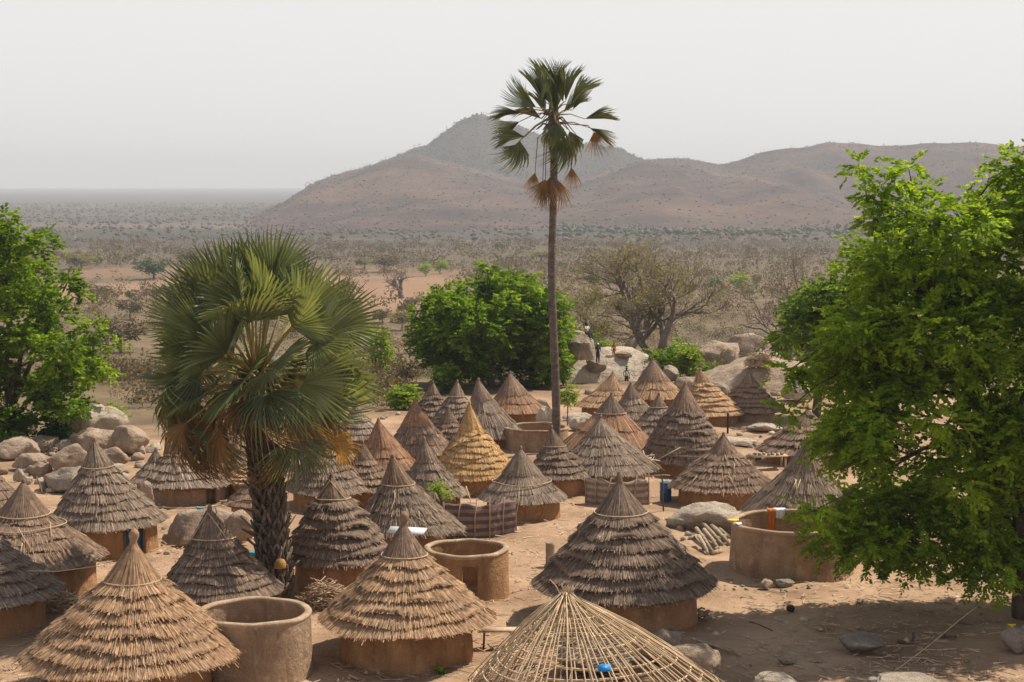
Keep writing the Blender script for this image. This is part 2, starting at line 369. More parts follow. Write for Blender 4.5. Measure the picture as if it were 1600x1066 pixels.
def fbm(x, y, o=5, sd=0):
    out = np.zeros_like(x); a = 1.0; f = 1.0; r = np.random.default_rng(sd)
    for k in range(o):
        th = r.uniform(0, 6.28, 5); ph = r.uniform(0, 6.28, 5)
        s = 0
        for t, p in zip(th, ph):
            s = s + np.sin((x * np.cos(t) + y * np.sin(t)) * f + p + 1.3 * np.sin((x * np.sin(t) - y * np.cos(t)) * f * .7 + p * 2))
        out += a * s / 3; a *= .52; f *= 2.03
    return out
HILLS = {}
def build_hill(name, label, sil, D, front, back, mat, sd, rough, dl=None):
    px = np.linspace(sil[0][0], sil[-1][0], 330)
    sy = np.interp(px, [s[0] for s in sil], [s[1] for s in sil])
    rt = np.concatenate([np.linspace(0, 1, 90), 1 + np.linspace(0, 1, 26)[1:]])
    PX, RT = np.meshgrid(px, rt); SY = np.interp(PX, px, sy)
    if dl: D = np.interp(PX, dl[0], dl[1]); front = front * D / D.max()
    Dm = np.where(RT <= 1, front + (D - front) * RT, D + (back - D) * (RT - 1))
    top = H0 + (HOR - SY) / F * D
    X = (PX - CX) / F * Dm
    gz = -32.0
    prof = np.where(RT <= 1, np.clip(RT, 0, 1) ** 1.9, np.clip(2 - RT, 0, 1) ** 1.2)
    hgt = np.maximum(top - gz, 0)
    Z = gz + hgt * prof
    n = fbm(X / 170, Dm / 170, 5, sd)
    rdg = 1 - np.abs(fbm(X / 75, Dm / 330, 4, sd + 5))
    amp = np.clip(hgt, 0, 120) * np.sin(np.clip(RT, 0, 2) * math.pi / 2) ** 1
    edge = np.where(RT < 1, np.clip((1 - RT) * 4, 0.10, 1), .2)
    Z = Z + amp * rough * (.55 * n + .8 * rdg) * edge * np.clip(RT * 3, 0, 1) - (1 - np.clip(hgt / 15, 0, 1)) * 6
    Z[0] -= 12
    v = np.stack([X, Dm, Z], -1).reshape(-1, 3); na = len(px); nr = len(rt)
    i = np.arange(nr - 1)[:, None] * na; j = np.arange(na - 1)[None]
    q = np.stack([i + j, i + j + 1, i + na + j + 1, i + na + j], -1).reshape(-1, 4)
    mb = MB(); mb.add(v, q); o = mb.build(name, mat, smooth=True); tag(o, label, None, kind='structure')
    HILLS[name] = (v.reshape(nr, na, 3))
build_hill('hill_peak', 'dark wooded peak rising behind the tall palm',
    [(480, 292), (520, 275), (560, 265), (600, 252), (640, 236), (668, 228), (690, 212), (708, 200), (722, 190), (745, 181), (775, 186), (810, 200), (850, 218), (900, 226), (940, 232), (965, 234), (990, 246), (1030, 262), (1100, 285), (1180, 300)],
    2950, 1900, 4200, M['hilldark'], 3, .16)
build_hill('hill_slope', 'long dry brown hill across the horizon',
    [(330, 366), (370, 356), (400, 340), (430, 326), (470, 302), (510, 280), (560, 268), (610, 256), (650, 246), (690, 252), (740, 262), (800, 275), (850, 284), (900, 280), (950, 264), (990, 252), (1010, 248), (1070, 244), (1098, 250), (1125, 256), (1150, 251), (1180, 241), (1210, 234), (1250, 230), (1290, 225), (1340, 228), (1400, 232), (1450, 228), (1500, 229), (1560, 233), (1620, 237), (1800, 252), (2100, 290), (2400, 330)],
    2450, 1300, 3900, M['hill'], 11, .30, dl=((330, 370, 430, 520, 3000), (1500, 1600, 1950, 2450, 2450)))

# ------------------------------------------------------------------ rocks
def rock_mesh(sd, mat, rough=.25, sub=4, flatten=1.0):
    rr_ = random.Random(sd * 3 + 1); PL = []
    for _ in range(11):
        a_ = Vector((rr_.gauss(0, 1), rr_.gauss(0, 1), rr_.gauss(0, .7))).normalized(); PL.append((a_, rr_.uniform(.62, .95)))
    bm = bmesh.new(); bmesh.ops.create_icosphere(bm, subdivisions=sub, radius=1)
    off = Vector((sd * 7.1, sd * 3.3, sd * 1.7))
    for v in bm.verts:
        p = v.co.copy()
        n = noise.fractal(p * 1.1 + off, 1.0, 2.0, 4) * rough * 1.5
        c = noise.voronoi(p * 1.6 + off)[0][0]
        q = p * (1 + n + (c - .35) * rough * .8)
        
        for a_, h_ in PL:
            k_ = q.dot(a_) - h_
            if k_ > 0: q -= a_ * k_ * .88
        q += p * (.035 * noise.noise(p * 5 + off) + .018 * noise.noise(p * 13 + off) - .03 * max(0, .12 - abs(noise.noise(p * 1.7 + off * 2))) / .12)
        q.z = max(q.z, -.62 + .1 * noise.noise(p * 2 + off))
        v.co = q
    me = bpy.data.meshes.new('rock'); bm.to_mesh(me); bm.free(); me.materials.append(M[mat])
    for p in me.polygons: p.use_smooth = True
    at_ = me.attributes.new("tint", 'FLOAT', 'POINT'); at_.data.foreach_set("value", np.full(len(me.vertices), .5))
    return me
ROCKS = {k: [rock_mesh(i + 1 + 10 * j, k, .16 + .05 * (i % 3)) for i in range(5)] for j, k in enumerate(('rock', 'rockgrey', 'rockpale'))}
SMALL = [rock_mesh(40 + i, ('rock', 'rockgrey', 'rockpale')[i % 3], .25, 2) for i in range(6)]
def rock(px, py, wp, hp, label, mat='rock', var=0, d=None, depth=.8, rz=None, group=None, name='boulder', cat='boulder', sink=.15):
    """px,py: centre of the rock in the photograph; wp,hp: its size there; d: its distance (default: standing on the ground)"""
    if d is None: d = gp(px, py + hp * .42)[1]
    c = at(px, py, d); s = d / F
    o = bpy.data.objects.new(name, ROCKS[mat][var % 5]); COL.objects.link(o)
    o.location = c; o.scale = (wp * s * .46, wp * s * .46 * depth, hp * s * .55)
    o.rotation_euler = (0, 0, rz if rz is not None else random.uniform(-.3, .3))
    tag(o, label, cat, group); return o

# ------------------------------------------------------------------ huts
def prof_fn(R, H, cr, ch, p):
    def f(t):
        t = np.asarray(t, float)
        r = np.where(t < ch, cr * R * (t / ch) ** 1.1, cr * R + (1 - cr) * R * np.clip((t - ch) / (1 - ch), 0, None) ** p)
        return r, H * (1 - t)
    return f
def roof_geo(mb, R, H, cr, ch, L, dens, rg, shag=1.0, p=1.0, lip=.06, lean=(0, 0), t0=0.0, t1=1.0, smoothroof=False, base=True, wob=.025):
    f = prof_fn(R, H, cr, ch, p); sd = rg.uniform(0, 6)
    def wobf(th): return 1 + wob * (np.sin(2 * th + sd) + .6 * np.sin(3 * th + 2 * sd) + .4 * np.sin(5 * th + 3 * sd))
    def P(t, th, off):
        r, z = f(t); e = .01
        r2, z2 = f(np.asarray(t) + e); nr = -(z2 - z); nz = (r2 - r); ln = np.hypot(nr, nz) + 1e-9; nr, nz = nr / ln, nz / ln
        rr = (r + off * nr) * wobf(th); zz = z + off * nz
        k = zz / H
        return np.stack([rr * np.cos(th) + lean[0] * k, rr * np.sin(th) + lean[1] * k, zz], -1)
    n = 96; th = np.linspace(0, 2 * math.pi, n, endpoint=False)
    def band(rows, a):
        m = len(rows); i = np.arange(m - 1)[:, None] * n; j = np.arange(n)[None]; j2 = (j + 1) % n
        mb.add(np.concatenate(rows), np.stack([i + j, i + n + j, i + n + j2, i + j2], -1).reshape(-1, 4), a=a)
    if base:
        tt = np.linspace(max(t0, .004), t1 - .02, 9)
        rows = [P(np.full(n, t), th, -.03) for t in tt]
        rows.append(P(np.full(n, t1 - .06), th, -.12)); rows.append(P(np.full(n, .5), th, -.14))
        band(rows, .25)
    e0 = max(t0, ch * .96)
    edges = e0 + (t1 - e0) * (np.arange(L + 1) / L) ** .97
    for k in range(L):
        ta = max(edges[k] - .02, t0); tb = edges[k + 1]
        rag = .0045 * shag * rg.normal(size=n) + .014 * np.sin(th * 3 + k * 1.7 + sd) + .009 * np.sin(th * 7 + k * 3 + sd)
        rag -= .02
        if k == L - 1: rag = rag * .6
        lp = 1.25 * lip * (.45 if smoothroof else 1) * (1 + .3 * np.sin(th * 4 + k * 2.1))
        tm = ta + (tb - ta) * .5
        rows = [P(np.full(n, ta), th, .0), P(tm + rag * .5, th, lp * .55), P(tb + rag, th, lp), P(tb + rag - .004, th, lp * .35), P(tb + rag - .03, th, -.03)]
        band(rows, .42)
        # strands
        r_, _ = f(tb); ns = int(2 * math.pi * float(r_) * dens * (2.2 if k == L - 1 else 1.9)) + 20
        a = rg.uniform(0, 2 * math.pi, ns); dt = (tb - ta)
        s0 = ta + dt * rg.uniform(.0, .72, ns); ln_ = dt * rg.uniform(.35, .75, ns)
        lag = np.interp(a, np.append(th, 2 * math.pi), np.append(rag, rag[0]))
        s1 = np.minimum(s0 + ln_, tb + lag + rg.exponential(.011 * shag, ns))
        endm = rg.random(ns) < .68; ln_ = np.where(endm, dt * rg.uniform(.6, .98, ns), ln_)
        s1 = np.where(endm, tb + lag + rg.exponential(.007 * shag, ns), s1); s0 = np.where(endm, s1 - ln_ * 1.15, s0)
        lpa = np.interp(a, np.append(th, 2 * math.pi), np.append(lp, lp[0]))
        def offs(s): return np.clip((s - ta) / dt, 0, 1) * lpa + .008 + rg.uniform(0, .018, ns) * shag
        w = rg.uniform(.5, 1.3, ns) * .62 / dens * 1.6; sk = rg.normal(0, .016 * shag, ns) / R
        o0 = offs(s0) * 1.0; o1 = offs(s1)
        ra, _ = f(s0); rb, _ = f(s1)
        d0 = w / np.maximum(ra, .12) / 2; d1 = w / np.maximum(rb, .12) / 2 * .9
        tl = rg.normal(0, .3, ns) * w
        v = np.stack([P(s0, a - d0, o0 - tl * .5), P(s0, a + d0, o0 + tl * .5), P(s1, a + sk + d1, o1 + tl * .5), P(s1, a + sk - d1, o1 - tl * .5)], 1)
        tint = np.clip(rg.normal(.55, .22, ns), 0, 1)
        q = np.arange(ns * 4).reshape(-1, 4)[:, ::-1]
        mb.add(v.reshape(-1, 3), q, a=np.repeat(tint, 4))
    return P
def cap_geo(mb, P, ch, rg, dens, R, cr):
    n = 40; th = np.linspace(0, 2 * math.pi, n, endpoint=False)
    rows = [P(np.full(n, t), th, o) for t, o in ((.0, .012), (ch * .3, .05), (ch * .7, .055), (ch * .98, .065), (ch * 1.0, .02))]
    i = np.arange(len(rows) - 1)[:, None] * n; j = np.arange(n)[None]; j2 = (j + 1) % n
    mb.add(np.concatenate(rows), np.stack([i + j, i + n + j, i + n + j2, i + j2], -1).reshape(-1, 4), a=.45)
    ns = int(2 * math.pi * R * cr * dens * 3) + 50
    a = rg.uniform(0, 2 * math.pi, ns); s0 = rg.uniform(-.02, ch * .5, ns).clip(0.003); s1 = np.minimum(s0 + ch * rg.uniform(.4, .8, ns), ch * rg.uniform(.98, 1.1, ns))
    w = .9 / dens * .8; o = rg.uniform(.06, .085, ns)
    r0 = np.maximum(cr * R * s0 / ch, .03) + .05; r1 = cr * R * s1 / ch + .05
    v = np.stack([P(s0, a - w / r0 / 3, o), P(s0, a + w / r0 / 3, o), P(s1, a + w / r1 / 2, o), P(s1, a - w / r1 / 2, o)], 1)
    mb.add(v.reshape(-1, 3), np.arange(ns * 4).reshape(-1, 4)[:, ::-1], a=np.repeat(np.clip(rg.normal(.55, .22, ns), 0, 1), 4))
def wall_geo(mb, R, z0, z1, rg, th_=.13, opening=None, n=80, a=.5):
    """round mud wall with thickness; opening = (angle0, angle1, top)"""
    th = np.linspace(0, 2 * math.pi, n, endpoint=False); sd = rg.uniform(0, 6)
    zs = np.linspace(z0, z1, 13)
    def ring(r, z): 
        k = 1 + .012 * np.sin(2 * th + sd) + .008 * np.sin(5 * th + z * 2 + sd)
        zz = z + (.014 * np.sin(2 * th + sd * 2) + .008 * np.sin(7 * th + sd)) * (z > z1 - .02)
        return np.stack([r * k * np.cos(th), r * k * np.sin(th), zz + 0 * th], -1)
    rows = [ring(R * (1.03 - .03 * k / 12), z) for k, z in enumerate(zs)]
    inn = [ring(R - th_, z) for z in zs]
    q = []
    def inop(j, z):
        if not opening: return False
        am = (th[j] + math.pi / n)
        return opening[0] < am < opening[1] and z < opening[2]
    nv = len(zs) * n
    V = np.concatenate(rows + inn)
    for r in range(12):
        zc = (zs[r] + zs[r + 1]) / 2
        for j in range(n):
            j2 = (j + 1) % n
            if inop(j, zc): continue
            q.append((r * n + j, r * n + j2, (r + 1) * n + j2, (r + 1) * n + j))
            q.append((nv + r * n + j2, nv + r * n + j, nv + (r + 1) * n + j, nv + (r + 1) * n + j2))
    mb.add(V, q, a=a)
    if opening:
        js = [j for j in range(n) if opening[0] < th[j] + math.pi / n < opening[1]]
        rt = max(r for r in range(12) if (zs[r] + zs[r + 1]) / 2 < opening[2]) + 1
        for je in (js[0], (js[-1] + 1) % n):
            for r in range(rt):
                qa = (r * n + je, (r + 1) * n + je, nv + (r + 1) * n + je, nv + r * n + je); mb.q.append(np.array([qa]) + mb.n - len(V))
        for j in js:
            j2 = (j + 1) % n; qa = (rt * n + j, rt * n + j2, nv + rt * n + j2, nv + rt * n + j); mb.q.append(np.array([qa]) + mb.n - len(V))
    return ring, sd
def rim_geo(mb, R, z, rg, ring, th_=.13):
    n = 80
    prof = [(.0, -.05), (.022, -.02), (.022, .02), (0, .045), (-.065, .055), (-.13, .045), (-.152, .02), (-.152, -.02), (-.13, -.05)]
    rows = [ring(R + dr, z) + np.array([0, 0, dz]) for dr, dz in prof]
    i = np.arange(len(rows) - 1)[:, None] * n; j = np.arange(n)[None]; j2 = (j + 1) % n
    mb.add(np.concatenate(rows), np.stack([i + j, i + j2, i + n + j2, i + n + j], -1).reshape(-1, 4), a=.5)
def ringtube(mb, fn, r=.025, n=60, a0=0, a1=2 * math.pi, a=.5):
    th = np.linspace(a0, a1, n); tube(mb, np.array([fn(t) for t in th]), r, 6, a)

HUTINFO = {}
def hut(label, ax, ay, ex, hw, ey, kind, L=7, he=.85, cr=.26, ch=.34, p=1.0, shag=1.0, lip=.065, wr=.78, wall='mud', rope=True, top='stub',
        key=None, extras=(), door=None, smooth=False, wob=.025, depthf=1.0, group='round thatched huts of the village', mix=None):
    # distance at which the eave stands he above the ground
    if ey < 800 and he == .85: he = .6 if ey > 725 else .5
    if ey < 770: hw *= 1.13
    c = gp(ex, ey, he); D = c[1]; s = D / F
    R = hw * s; base = zg(c[0], c[1]); apex = at(ax, ay, D); H = apex[2] - c[2]; lean = (apex[0] - c[0], 0)
    root = thing('thatched_hut', (c[0], c[1], base), label, 'hut', group)
    rg = np.random.default_rng(int(abs(ax) * 13 + ay * 7))
    dens = np.clip(2700 / D, 26, 70); he_ = c[2] - base
    mb = MB()
    capf = ch
    P = roof_geo(mb, R, H, cr, ch, L, dens, rg, shag, p, lip, lean, smoothroof=smooth, wob=wob)
    mb_off = np.array([0, 0, he_])
    for v in mb.v: v += mb_off
    rf = mb.build('thatch_roof', M[kind], root)
    mb = MB(); cap_geo(mb, P, ch, rg, dens, R, cr)
    # tied top knot
    apx = np.array([lean[0], 0, H])
    if top == 'stub': tube(mb, [apx + [0, 0, -.12], apx + [0.01, 0, .08], apx + [.02, 0, .16]], [.085, .06, .045], 8, .3)
    elif top == 'knob':
        tube(mb, [apx + [0, 0, -.3], apx + [0, 0, -.06], apx + [.01, 0, .06], apx + [.02, 0, .18], apx + [.03, 0, .26], apx + [.03, 0, .36]], [.14, .11, .075, .12, .11, .03], 10, .35)
    elif top == 'spike': tube(mb, [apx + [0, 0, -.2], apx + [0, 0, .1], apx + [.0, .01, .32]], [.12, .08, .05], 8, .4)
    for v in mb.v: v += mb_off
    cap = mb.build('roof_cap', M[mix or kind], rf)
    if rope:
        mb = MB(); tl = rg.uniform(-.02, .02)
        ringtube(mb, lambda t: P(np.array(ch * 1.0 + tl * math.sin(t)), np.array(t), .085), .018 if D < 50 else .016, 64)
        for v in mb.v: v += mb_off
        mb.build('rope_ring', M['rope'], rf)
    Rw = R * wr
    mb = MB(); op = None
    if door: op = (door[0], door[1], door[2])
    wall_geo(mb, Rw, -.25, he_ + .25, rg, opening=op)
    # closed floor inside
    wl = mb.build('mud_wall', M[wall], root, smooth=True)
    if door and door[3]:
        am = (door[0] + door[1]) / 2; wd = Rw * (door[1] - door[0]) * .98
        mb = MB(); box(mb, (math.cos(am) * (Rw - .06), math.sin(am) * (Rw - .06), door[2] / 2), (wd, .05, door[2]), am + math.pi / 2)
        dr = mb.build('door', M[door[3]], wl)
        mb = MB()
        for k in (-1, 1): box(mb, (math.cos(am) * (Rw - .02) - math.sin(am) * k * wd * .5, math.sin(am) * (Rw - .02) + math.cos(am) * k * wd * .5, door[2] / 2), (.07, .09, door[2] + .02), am + math.pi / 2)
        mb.build('door_frame', M['wood'], dr)
    if 'poles' in extras:
        for _ in range(rg.integers(3, 6)):
            mb = MB(); a = rg.uniform(-2.6, -.5); t = rg.uniform(.55, .95); q1 = P(np.array(t), np.array(a), .10); q0 = P(np.array(max(t - rg.uniform(.12, .3), .1)), np.array(a + rg.uniform(-.25, .25)), .10)
            tube(mb, [q0, q1], .012, 5)
            for v in mb.v: v += mb_off
            mb.build('loose_stick', M['cane'], rf)
    if 'band' in extras:    # straw band lower down the roof
        mb = MB(); ringtube(mb, lambda t: P(np.array(ch * 1.35 + .01 * math.sin(3 * t)), np.array(t), .10), .016, 64)
        for v in mb.v: v += mb_off
        mb.build('tie_band', M['rope'], rf)
    if 'triangle' in extras:
        mb = MB()
        A_ = P(np.array(.04), np.array(-1.7), .1); B_ = P(np.array(ch * .98), np.array(-2.5), .12); C_ = P(np.array(ch * .98), np.array(-.75), .12)
        tube(mb, [B_, A_, C_], .016, 5)
        for v in mb.v: v += mb_off
        mb.build('cap_sticks', M['cane'], rf)
    if key: HUTINFO[key] = (c, D, R, H, P, root)
    return root, P, (c, D, R, H)

# -- nearest row
hut('big light tan hut at the lower left, tall smooth cone cap tied with pale rope', 208, 850, 206, 171, 1022, 'tan', 7, cr=.25, ch=.345, shag=1.5, lip=.075, top='knob', wr=.72, p=.92)
hut('tan hut left of the cane roof frame, rope ring under its pointed cap', 630, 822, 635, 141, 967, 'tan', 7, cr=.24, ch=.33, shag=1.15, lip=.07, top='knob', wr=.735, p=1.0, mix='brown')
hut('large dark grey hut with thick ragged layers right of the log stump', 968, 756, 975, 143, 917, 'dark', 7, cr=.27, ch=.29, shag=1.2, lip=.10, top='spike', wr=.785, p=1.0, extras=(), mix='dark')
hut('grey brown hut cut off by the left edge in the lower corner', -40, 806, -34, 130, 928, 'grey', 6, shag=1.3, wr=.76, lip=.09)
hut('brown hut at the left edge, loose canes lying on its lower roof', 36, 757, 38, 130, 872, 'brown', 6, cr=.30, ch=.42, shag=.9, smooth=True, wr=.85, extras=('poles', 'band'))
hut('dark grey hut with a blue door near the left edge', 147, 692, 168, 90, 816, 'grey', 7, cr=.24, ch=.30, shag=1.1, wr=.85, lip=.055, door=(5.27, 5.72, .98, 'blue'), key='bluedoor')
hut('plain brown hut roof cut off at the far left edge', -26, 712, -22, 70, 800, 'brown', 5, shag=.7, smooth=True, rope=False)
hut('dark smooth steep hut directly behind the lower left round enclosure', 327, 798, 345, 99, 922, 'dark', 7, he=.75, cr=.32, ch=.36, shag=.6, lip=.05, wr=.75, extras=('triangle',))
hut('dark hut with bold ragged shingle rows beside the fan palm trunk', 517, 748, 530, 84, 872, 'dark', 7, cr=.30, ch=.27, shag=1.2, lip=.11, wr=.83, p=.8, extras=('triangle',), mix='dark', wall='mud')
hut('shaggy grey hut with loose straw behind the bare sapling', 613, 718, 640, 82, 826, 'grey', 5, shag=2.4, cr=.28, ch=.36, lip=.05, mix='brown', extras=('poles',), wr=.7)
hut('grey hut with a rough roof left of the golden hut', 662, 690, 676, 54, 772, 'grey', 4, shag=1.7, cr=.3, ch=.4, lip=.05, rope=False)
hut('golden yellow hut with many fine straw rows', 733, 634, 741, 59, 742, 'gold', 9, shag=.7, cr=.25, ch=.36, lip=.05, p=.85, rope=False, wr=.78)
hut('smooth grey hut with a low roof beside the striped mat fence', 813, 704, 818, 72, 778, 'grey', 3, shag=1.0, cr=.42, ch=.5, lip=.03, smooth=True, rope=False, wr=.80, extras=('band',))
hut('small dark hut at the foot of the tall palm', 861, 671, 876, 47, 744, 'dark', 5, shag=1.1, cr=.28, ch=.38, wr=.78)
hut('pale grey hut above the pale mat fence', 938, 655, 950, 72, 733, 'grey', 4, he=.75, shag=1.6, cr=.3, ch=.33, smooth=True, rope=False, wr=.72, wall='mudgrey')
hut('brown pointed hut behind the pale grey hut, rope round its cap', 955, 619, 952, 66, 697, 'red', 2, shag=1.0, cr=.3, ch=.36, smooth=True, mix='dark')
hut('broad dark hut with close rows and a smooth brown cone top', 1070, 603, 1068, 62, 718, 'dark', 9, shag=.8, cr=.36, ch=.34, lip=.07, p=.85, mix='brown', rope=False, key='broad')
hut('brown hut with a shaggy hooked top right of the broad dark hut', 1130, 682, 1128, 72, 760, 'brown', 6, shag=1.9, cr=.26, ch=.34, lip=.05, rope=False, wr=.83, p=.95, extras=('poles',))
hut('brown hut half hidden behind the left edge of the large green tree', 1262, 642, 1262, 70, 704, 'brown', 4, shag=1.5, cr=.3, ch=.35, rope=False, wr=.82)
hut('shaggy grey hut behind the enclosure with clothes on its rim', 1262, 690, 1254, 94, 800, 'grey', 4, he=.8, shag=2.0, cr=.3, ch=.4, lip=.04, smooth=True, rope=False, extras=('poles',), wr=.75)
hut('small sunlit tan hut in front of the rock dome', 957, 585, 945, 41, 634, 'tan', 3, shag=1.0, cr=.4, ch=.5, smooth=True, rope=False)
hut('wide smooth tan hut below the walking person', 1020, 564, 1023, 43, 620, 'tan', 2, shag=.9, cr=.5, ch=.55, smooth=True, rope=False, wr=.8, mix='brown')
hut('narrow dark pointed hut in front of the wide smooth tan hut', 985, 602, 990, 34, 652, 'grey', 3, shag=1.2, cr=.35, ch=.4, smooth=True, rope=False, mix='dark')
hut('small grey hut with a dark cap left of the broad dark hut', 1029, 619, 1026, 44, 682, 'grey', 5, shag=1.0, cr=.25, ch=.3, lip=.05, mix='dark')
hut('orange hut with evenly stepped straw rows', 1094, 580, 1108, 50, 646, 'orange_straw', 7, shag=.5, cr=.2, ch=.26, lip=.07, rope=False, p=1.0, mix='tan')
hut('brown hut with stepped rows on open ground at the right end', 1170, 583, 1171, 47, 641, 'brown', 6, shag=.6, cr=.22, ch=.28, lip=.07, rope=False, wr=.75, wall='mudgrey')
hut('small dark layered hut at the left end of the back row', 676, 600, 676, 34, 656, 'dark', 5, shag=.7, cr=.25, ch=.3, lip=.07, rope=False)
hut('layered grey hut with a banded cap in the back row', 714, 599, 712, 42, 668, 'grey', 6, shag=.9, cr=.27, ch=.32, lip=.06)
hut('smooth long sloped grey hut left of the mud enclosure', 747, 596, 766, 50, 680, 'grey', 3, shag=1.6, cr=.3, ch=.35, smooth=True, rope=False)
hut('smooth reddish hut below the round green tree', 797, 585, 806, 44, 642, 'red', 2, shag=.6, cr=.5, ch=.55, smooth=True, rope=False, mix='brown')
hut('smooth brown hut above left of the golden hut', 648, 630, 657, 50, 706, 'brown', 3, shag=.9, cr=.4, ch=.45, smooth=True, rope=False, mix='red')
hut('reddish hut right of the fan palm crown', 591, 659, 606, 46, 730, 'red', 2, shag=.6, cr=.5, ch=.55, smooth=True, rope=False)
hut('grey hut seen between the fan palm trunk and its dead fronds', 505, 668, 512, 60, 766, 'grey', 6, shag=1.2, lip=.06, rope=False)
hut('brown grey hut between the golden dead fan and the shaggy grey hut', 566, 694, 574, 44, 764, 'brown', 5, shag=1.2, lip=.06, rope=False)
hut('small grey hut just behind the reddish hut right of the fan palm', 556, 634, 560, 40, 684, 'grey', 4, shag=1.0, lip=.06, rope=False)
hut('brown hut behind the low enclosure left side', 700, 640, 704, 40, 700, 'brown', 5, shag=1.0, lip=.05, rope=False)
hut('dark hut under the hanging left fronds of the fan palm', 270, 690, 295, 67, 754, 'grey', 4, shag=1.4, lip=.05, wr=.82, door=(5.35, 5.6, .85, 'wood'), wall='mudgrey')
hut('small orange layered hut just left of the fan palm trunk', 402, 706, 396, 44, 752, 'orange_straw', 6, shag=.6, lip=.06, rope=False, mix='tan')
hut('low brown hut left of the fan palm trunk behind the flat rock', 392, 746, 394, 42, 788, 'brown', 3, shag=.8, he=.7, smooth=True, rope=False)
hut('dark grey hut hidden under the fan palm fronds behind the orange hut', 345, 664, 345, 58, 722, 'dark', 4, shag=1., smooth=True, rope=False)
hut('grey hut peeking out between rocks and hanging palm fronds', 243, 706, 246, 36, 752, 'grey', 3, shag=1.2, smooth=True, rope=False)

# -- mud enclosures
def enclosure(label, cx_, hw, ry, hz, mat='mud', opening=None, rimmat='mudrim'):
    c = gp(cx_, ry, hz); s = c[1] / F; R = hw * s; base = zg(c[0], c[1]); rg = np.random.default_rng(int(cx_))
    root = thing('mud_enclosure', (c[0], c[1], base), label, 'enclosure', None)
    mb = MB(); ring, sd = wall_geo(mb, R, -.25, hz, rg, opening=opening); mb.build('mud_wall', M[mat], root, smooth=True)
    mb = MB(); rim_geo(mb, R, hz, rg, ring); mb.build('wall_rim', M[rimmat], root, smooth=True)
    return root, c, R
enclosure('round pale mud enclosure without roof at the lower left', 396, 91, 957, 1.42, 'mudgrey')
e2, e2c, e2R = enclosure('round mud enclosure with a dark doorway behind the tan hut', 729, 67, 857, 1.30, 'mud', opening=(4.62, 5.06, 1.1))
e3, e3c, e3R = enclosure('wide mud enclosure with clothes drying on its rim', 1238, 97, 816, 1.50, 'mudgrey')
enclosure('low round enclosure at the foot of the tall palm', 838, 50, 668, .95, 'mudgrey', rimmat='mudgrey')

# -- unthatched roof frame
def cane_frame():
    b = gp(925, 1081); D = b[1]; s = D / F; R = 200 * s
    root = thing('roof_frame', (b[0], b[1], b[2]), 'unthatched conical roof frame of pale canes set on the ground in front', 'roof frame')
    ap = at(886, 940, D) - b; rg = np.random.default_rng(5)
    mb = MB(); N = 90; feet = []
    for k in range(N):
        a = 2 * math.pi * k / N + rg.normal(0, .012); rr = R * (1 + rg.normal(0, .02) + (.12 if math.cos(a) > .6 else 0))
        f0 = np.array([rr * math.cos(a), rr * math.sin(a), .02]); 
        top = ap + np.array([.10 * math.cos(a), .10 * math.sin(a), rg.uniform(-.02, .25)])
        t = np.linspace(0, 1, 6)[:, None]
        pts = top * (1 - t) + f0 * t; pts[:, 2] += .16 * np.sin(t[:, 0] * math.pi); pts[1:-1] += rg.normal(0, .012, (4, 3))
        tube(mb, pts, [.012, .014, .016, .016, .016, .014], 5, rg.uniform(.2, 1)); feet.append((top, f0))
    for k in range(60):   # extra sticks between ribs in the lower half
        a = rg.uniform(0, 2 * math.pi); rr = R * 1.0
        f0 = np.array([rr * math.cos(a), rr * math.sin(a), .03]); t0 = rg.uniform(.15, .45); a2 = a + rg.normal(0, .05)
        p0 = ap * (1 - t0) + np.array([R * t0 * math.cos(a2), R * t0 * math.sin(a2), 0]) ; p0[2] += .16 * math.sin(t0 * math.pi)
        tm = (t0 + 1) / 2; pm = (p0 + f0) / 2; pm[2] += .05
        tube(mb, [p0, pm, f0], .011, 5, rg.uniform(.2, 1))
    mb.build('rib_canes', M['cane'], root)
    for t in (.07, .13, .20, .28, .36, .44, .52, .60, .68, .76, .84, .92, .99):
        mb = MB(); ph = rg.uniform(0, 6)
        def fn(a):
            tt = t + .012 * math.sin(a * 2 + ph)
            return np.array([ap[0] * (1 - tt) + (R * tt + .03) * math.cos(a) * (1 + (.10 * tt if math.cos(a) > .6 else 0)), ap[1] * (1 - tt) + (R * tt + .03) * math.sin(a), ap[2] * (1 - tt) + .16 * math.sin(tt * math.pi) + .03])
        ringtube(mb, fn, .021, 70); ringtube(mb, lambda a: fn(a) * np.array([.985, .985, 1]) - np.array([0, 0, .035]), .012, 70, a=.8)
        mb.build('hoop', M['cane'], root)
    mb = MB()
    for k in range(120):
        a = rg.uniform(0, 6.28); h = rg.uniform(.05, .38); r2 = rg.uniform(.02, .20)
        tube(mb, [ap + [.06 * math.cos(a), .06 * math.sin(a), -.06], ap + [r2 * .7 * math.cos(a), r2 * .7 * math.sin(a), h * .6], ap + [r2 * math.cos(a + .3), r2 * math.sin(a + .3), h]], [.014, .012, .008], 4, rg.uniform(0, .6))
    tube(mb, [ap + [-.1, 0, .05], ap + [-.25, 0, .35], ap + [-.38, 0, .5]], [.016, .014, .01], 5, .9)
    mb.build('top_tuft', M['stick'], root)
    # blue scrap caught in the frame
    p = at(944, 1044, D - R * .72) ; mb = MB(); box(mb, (0, 0, 0), (.27, .02, .16), .1, tilt=Matrix.Rotation(-.7, 4, 'X'))
    o = mb.build('plastic_scrap', M['bluebright'], None, loc=tuple(p)); tag(o, 'small bright blue plastic scrap on the cane roof frame', 'plastic scrap')
cane_frame()

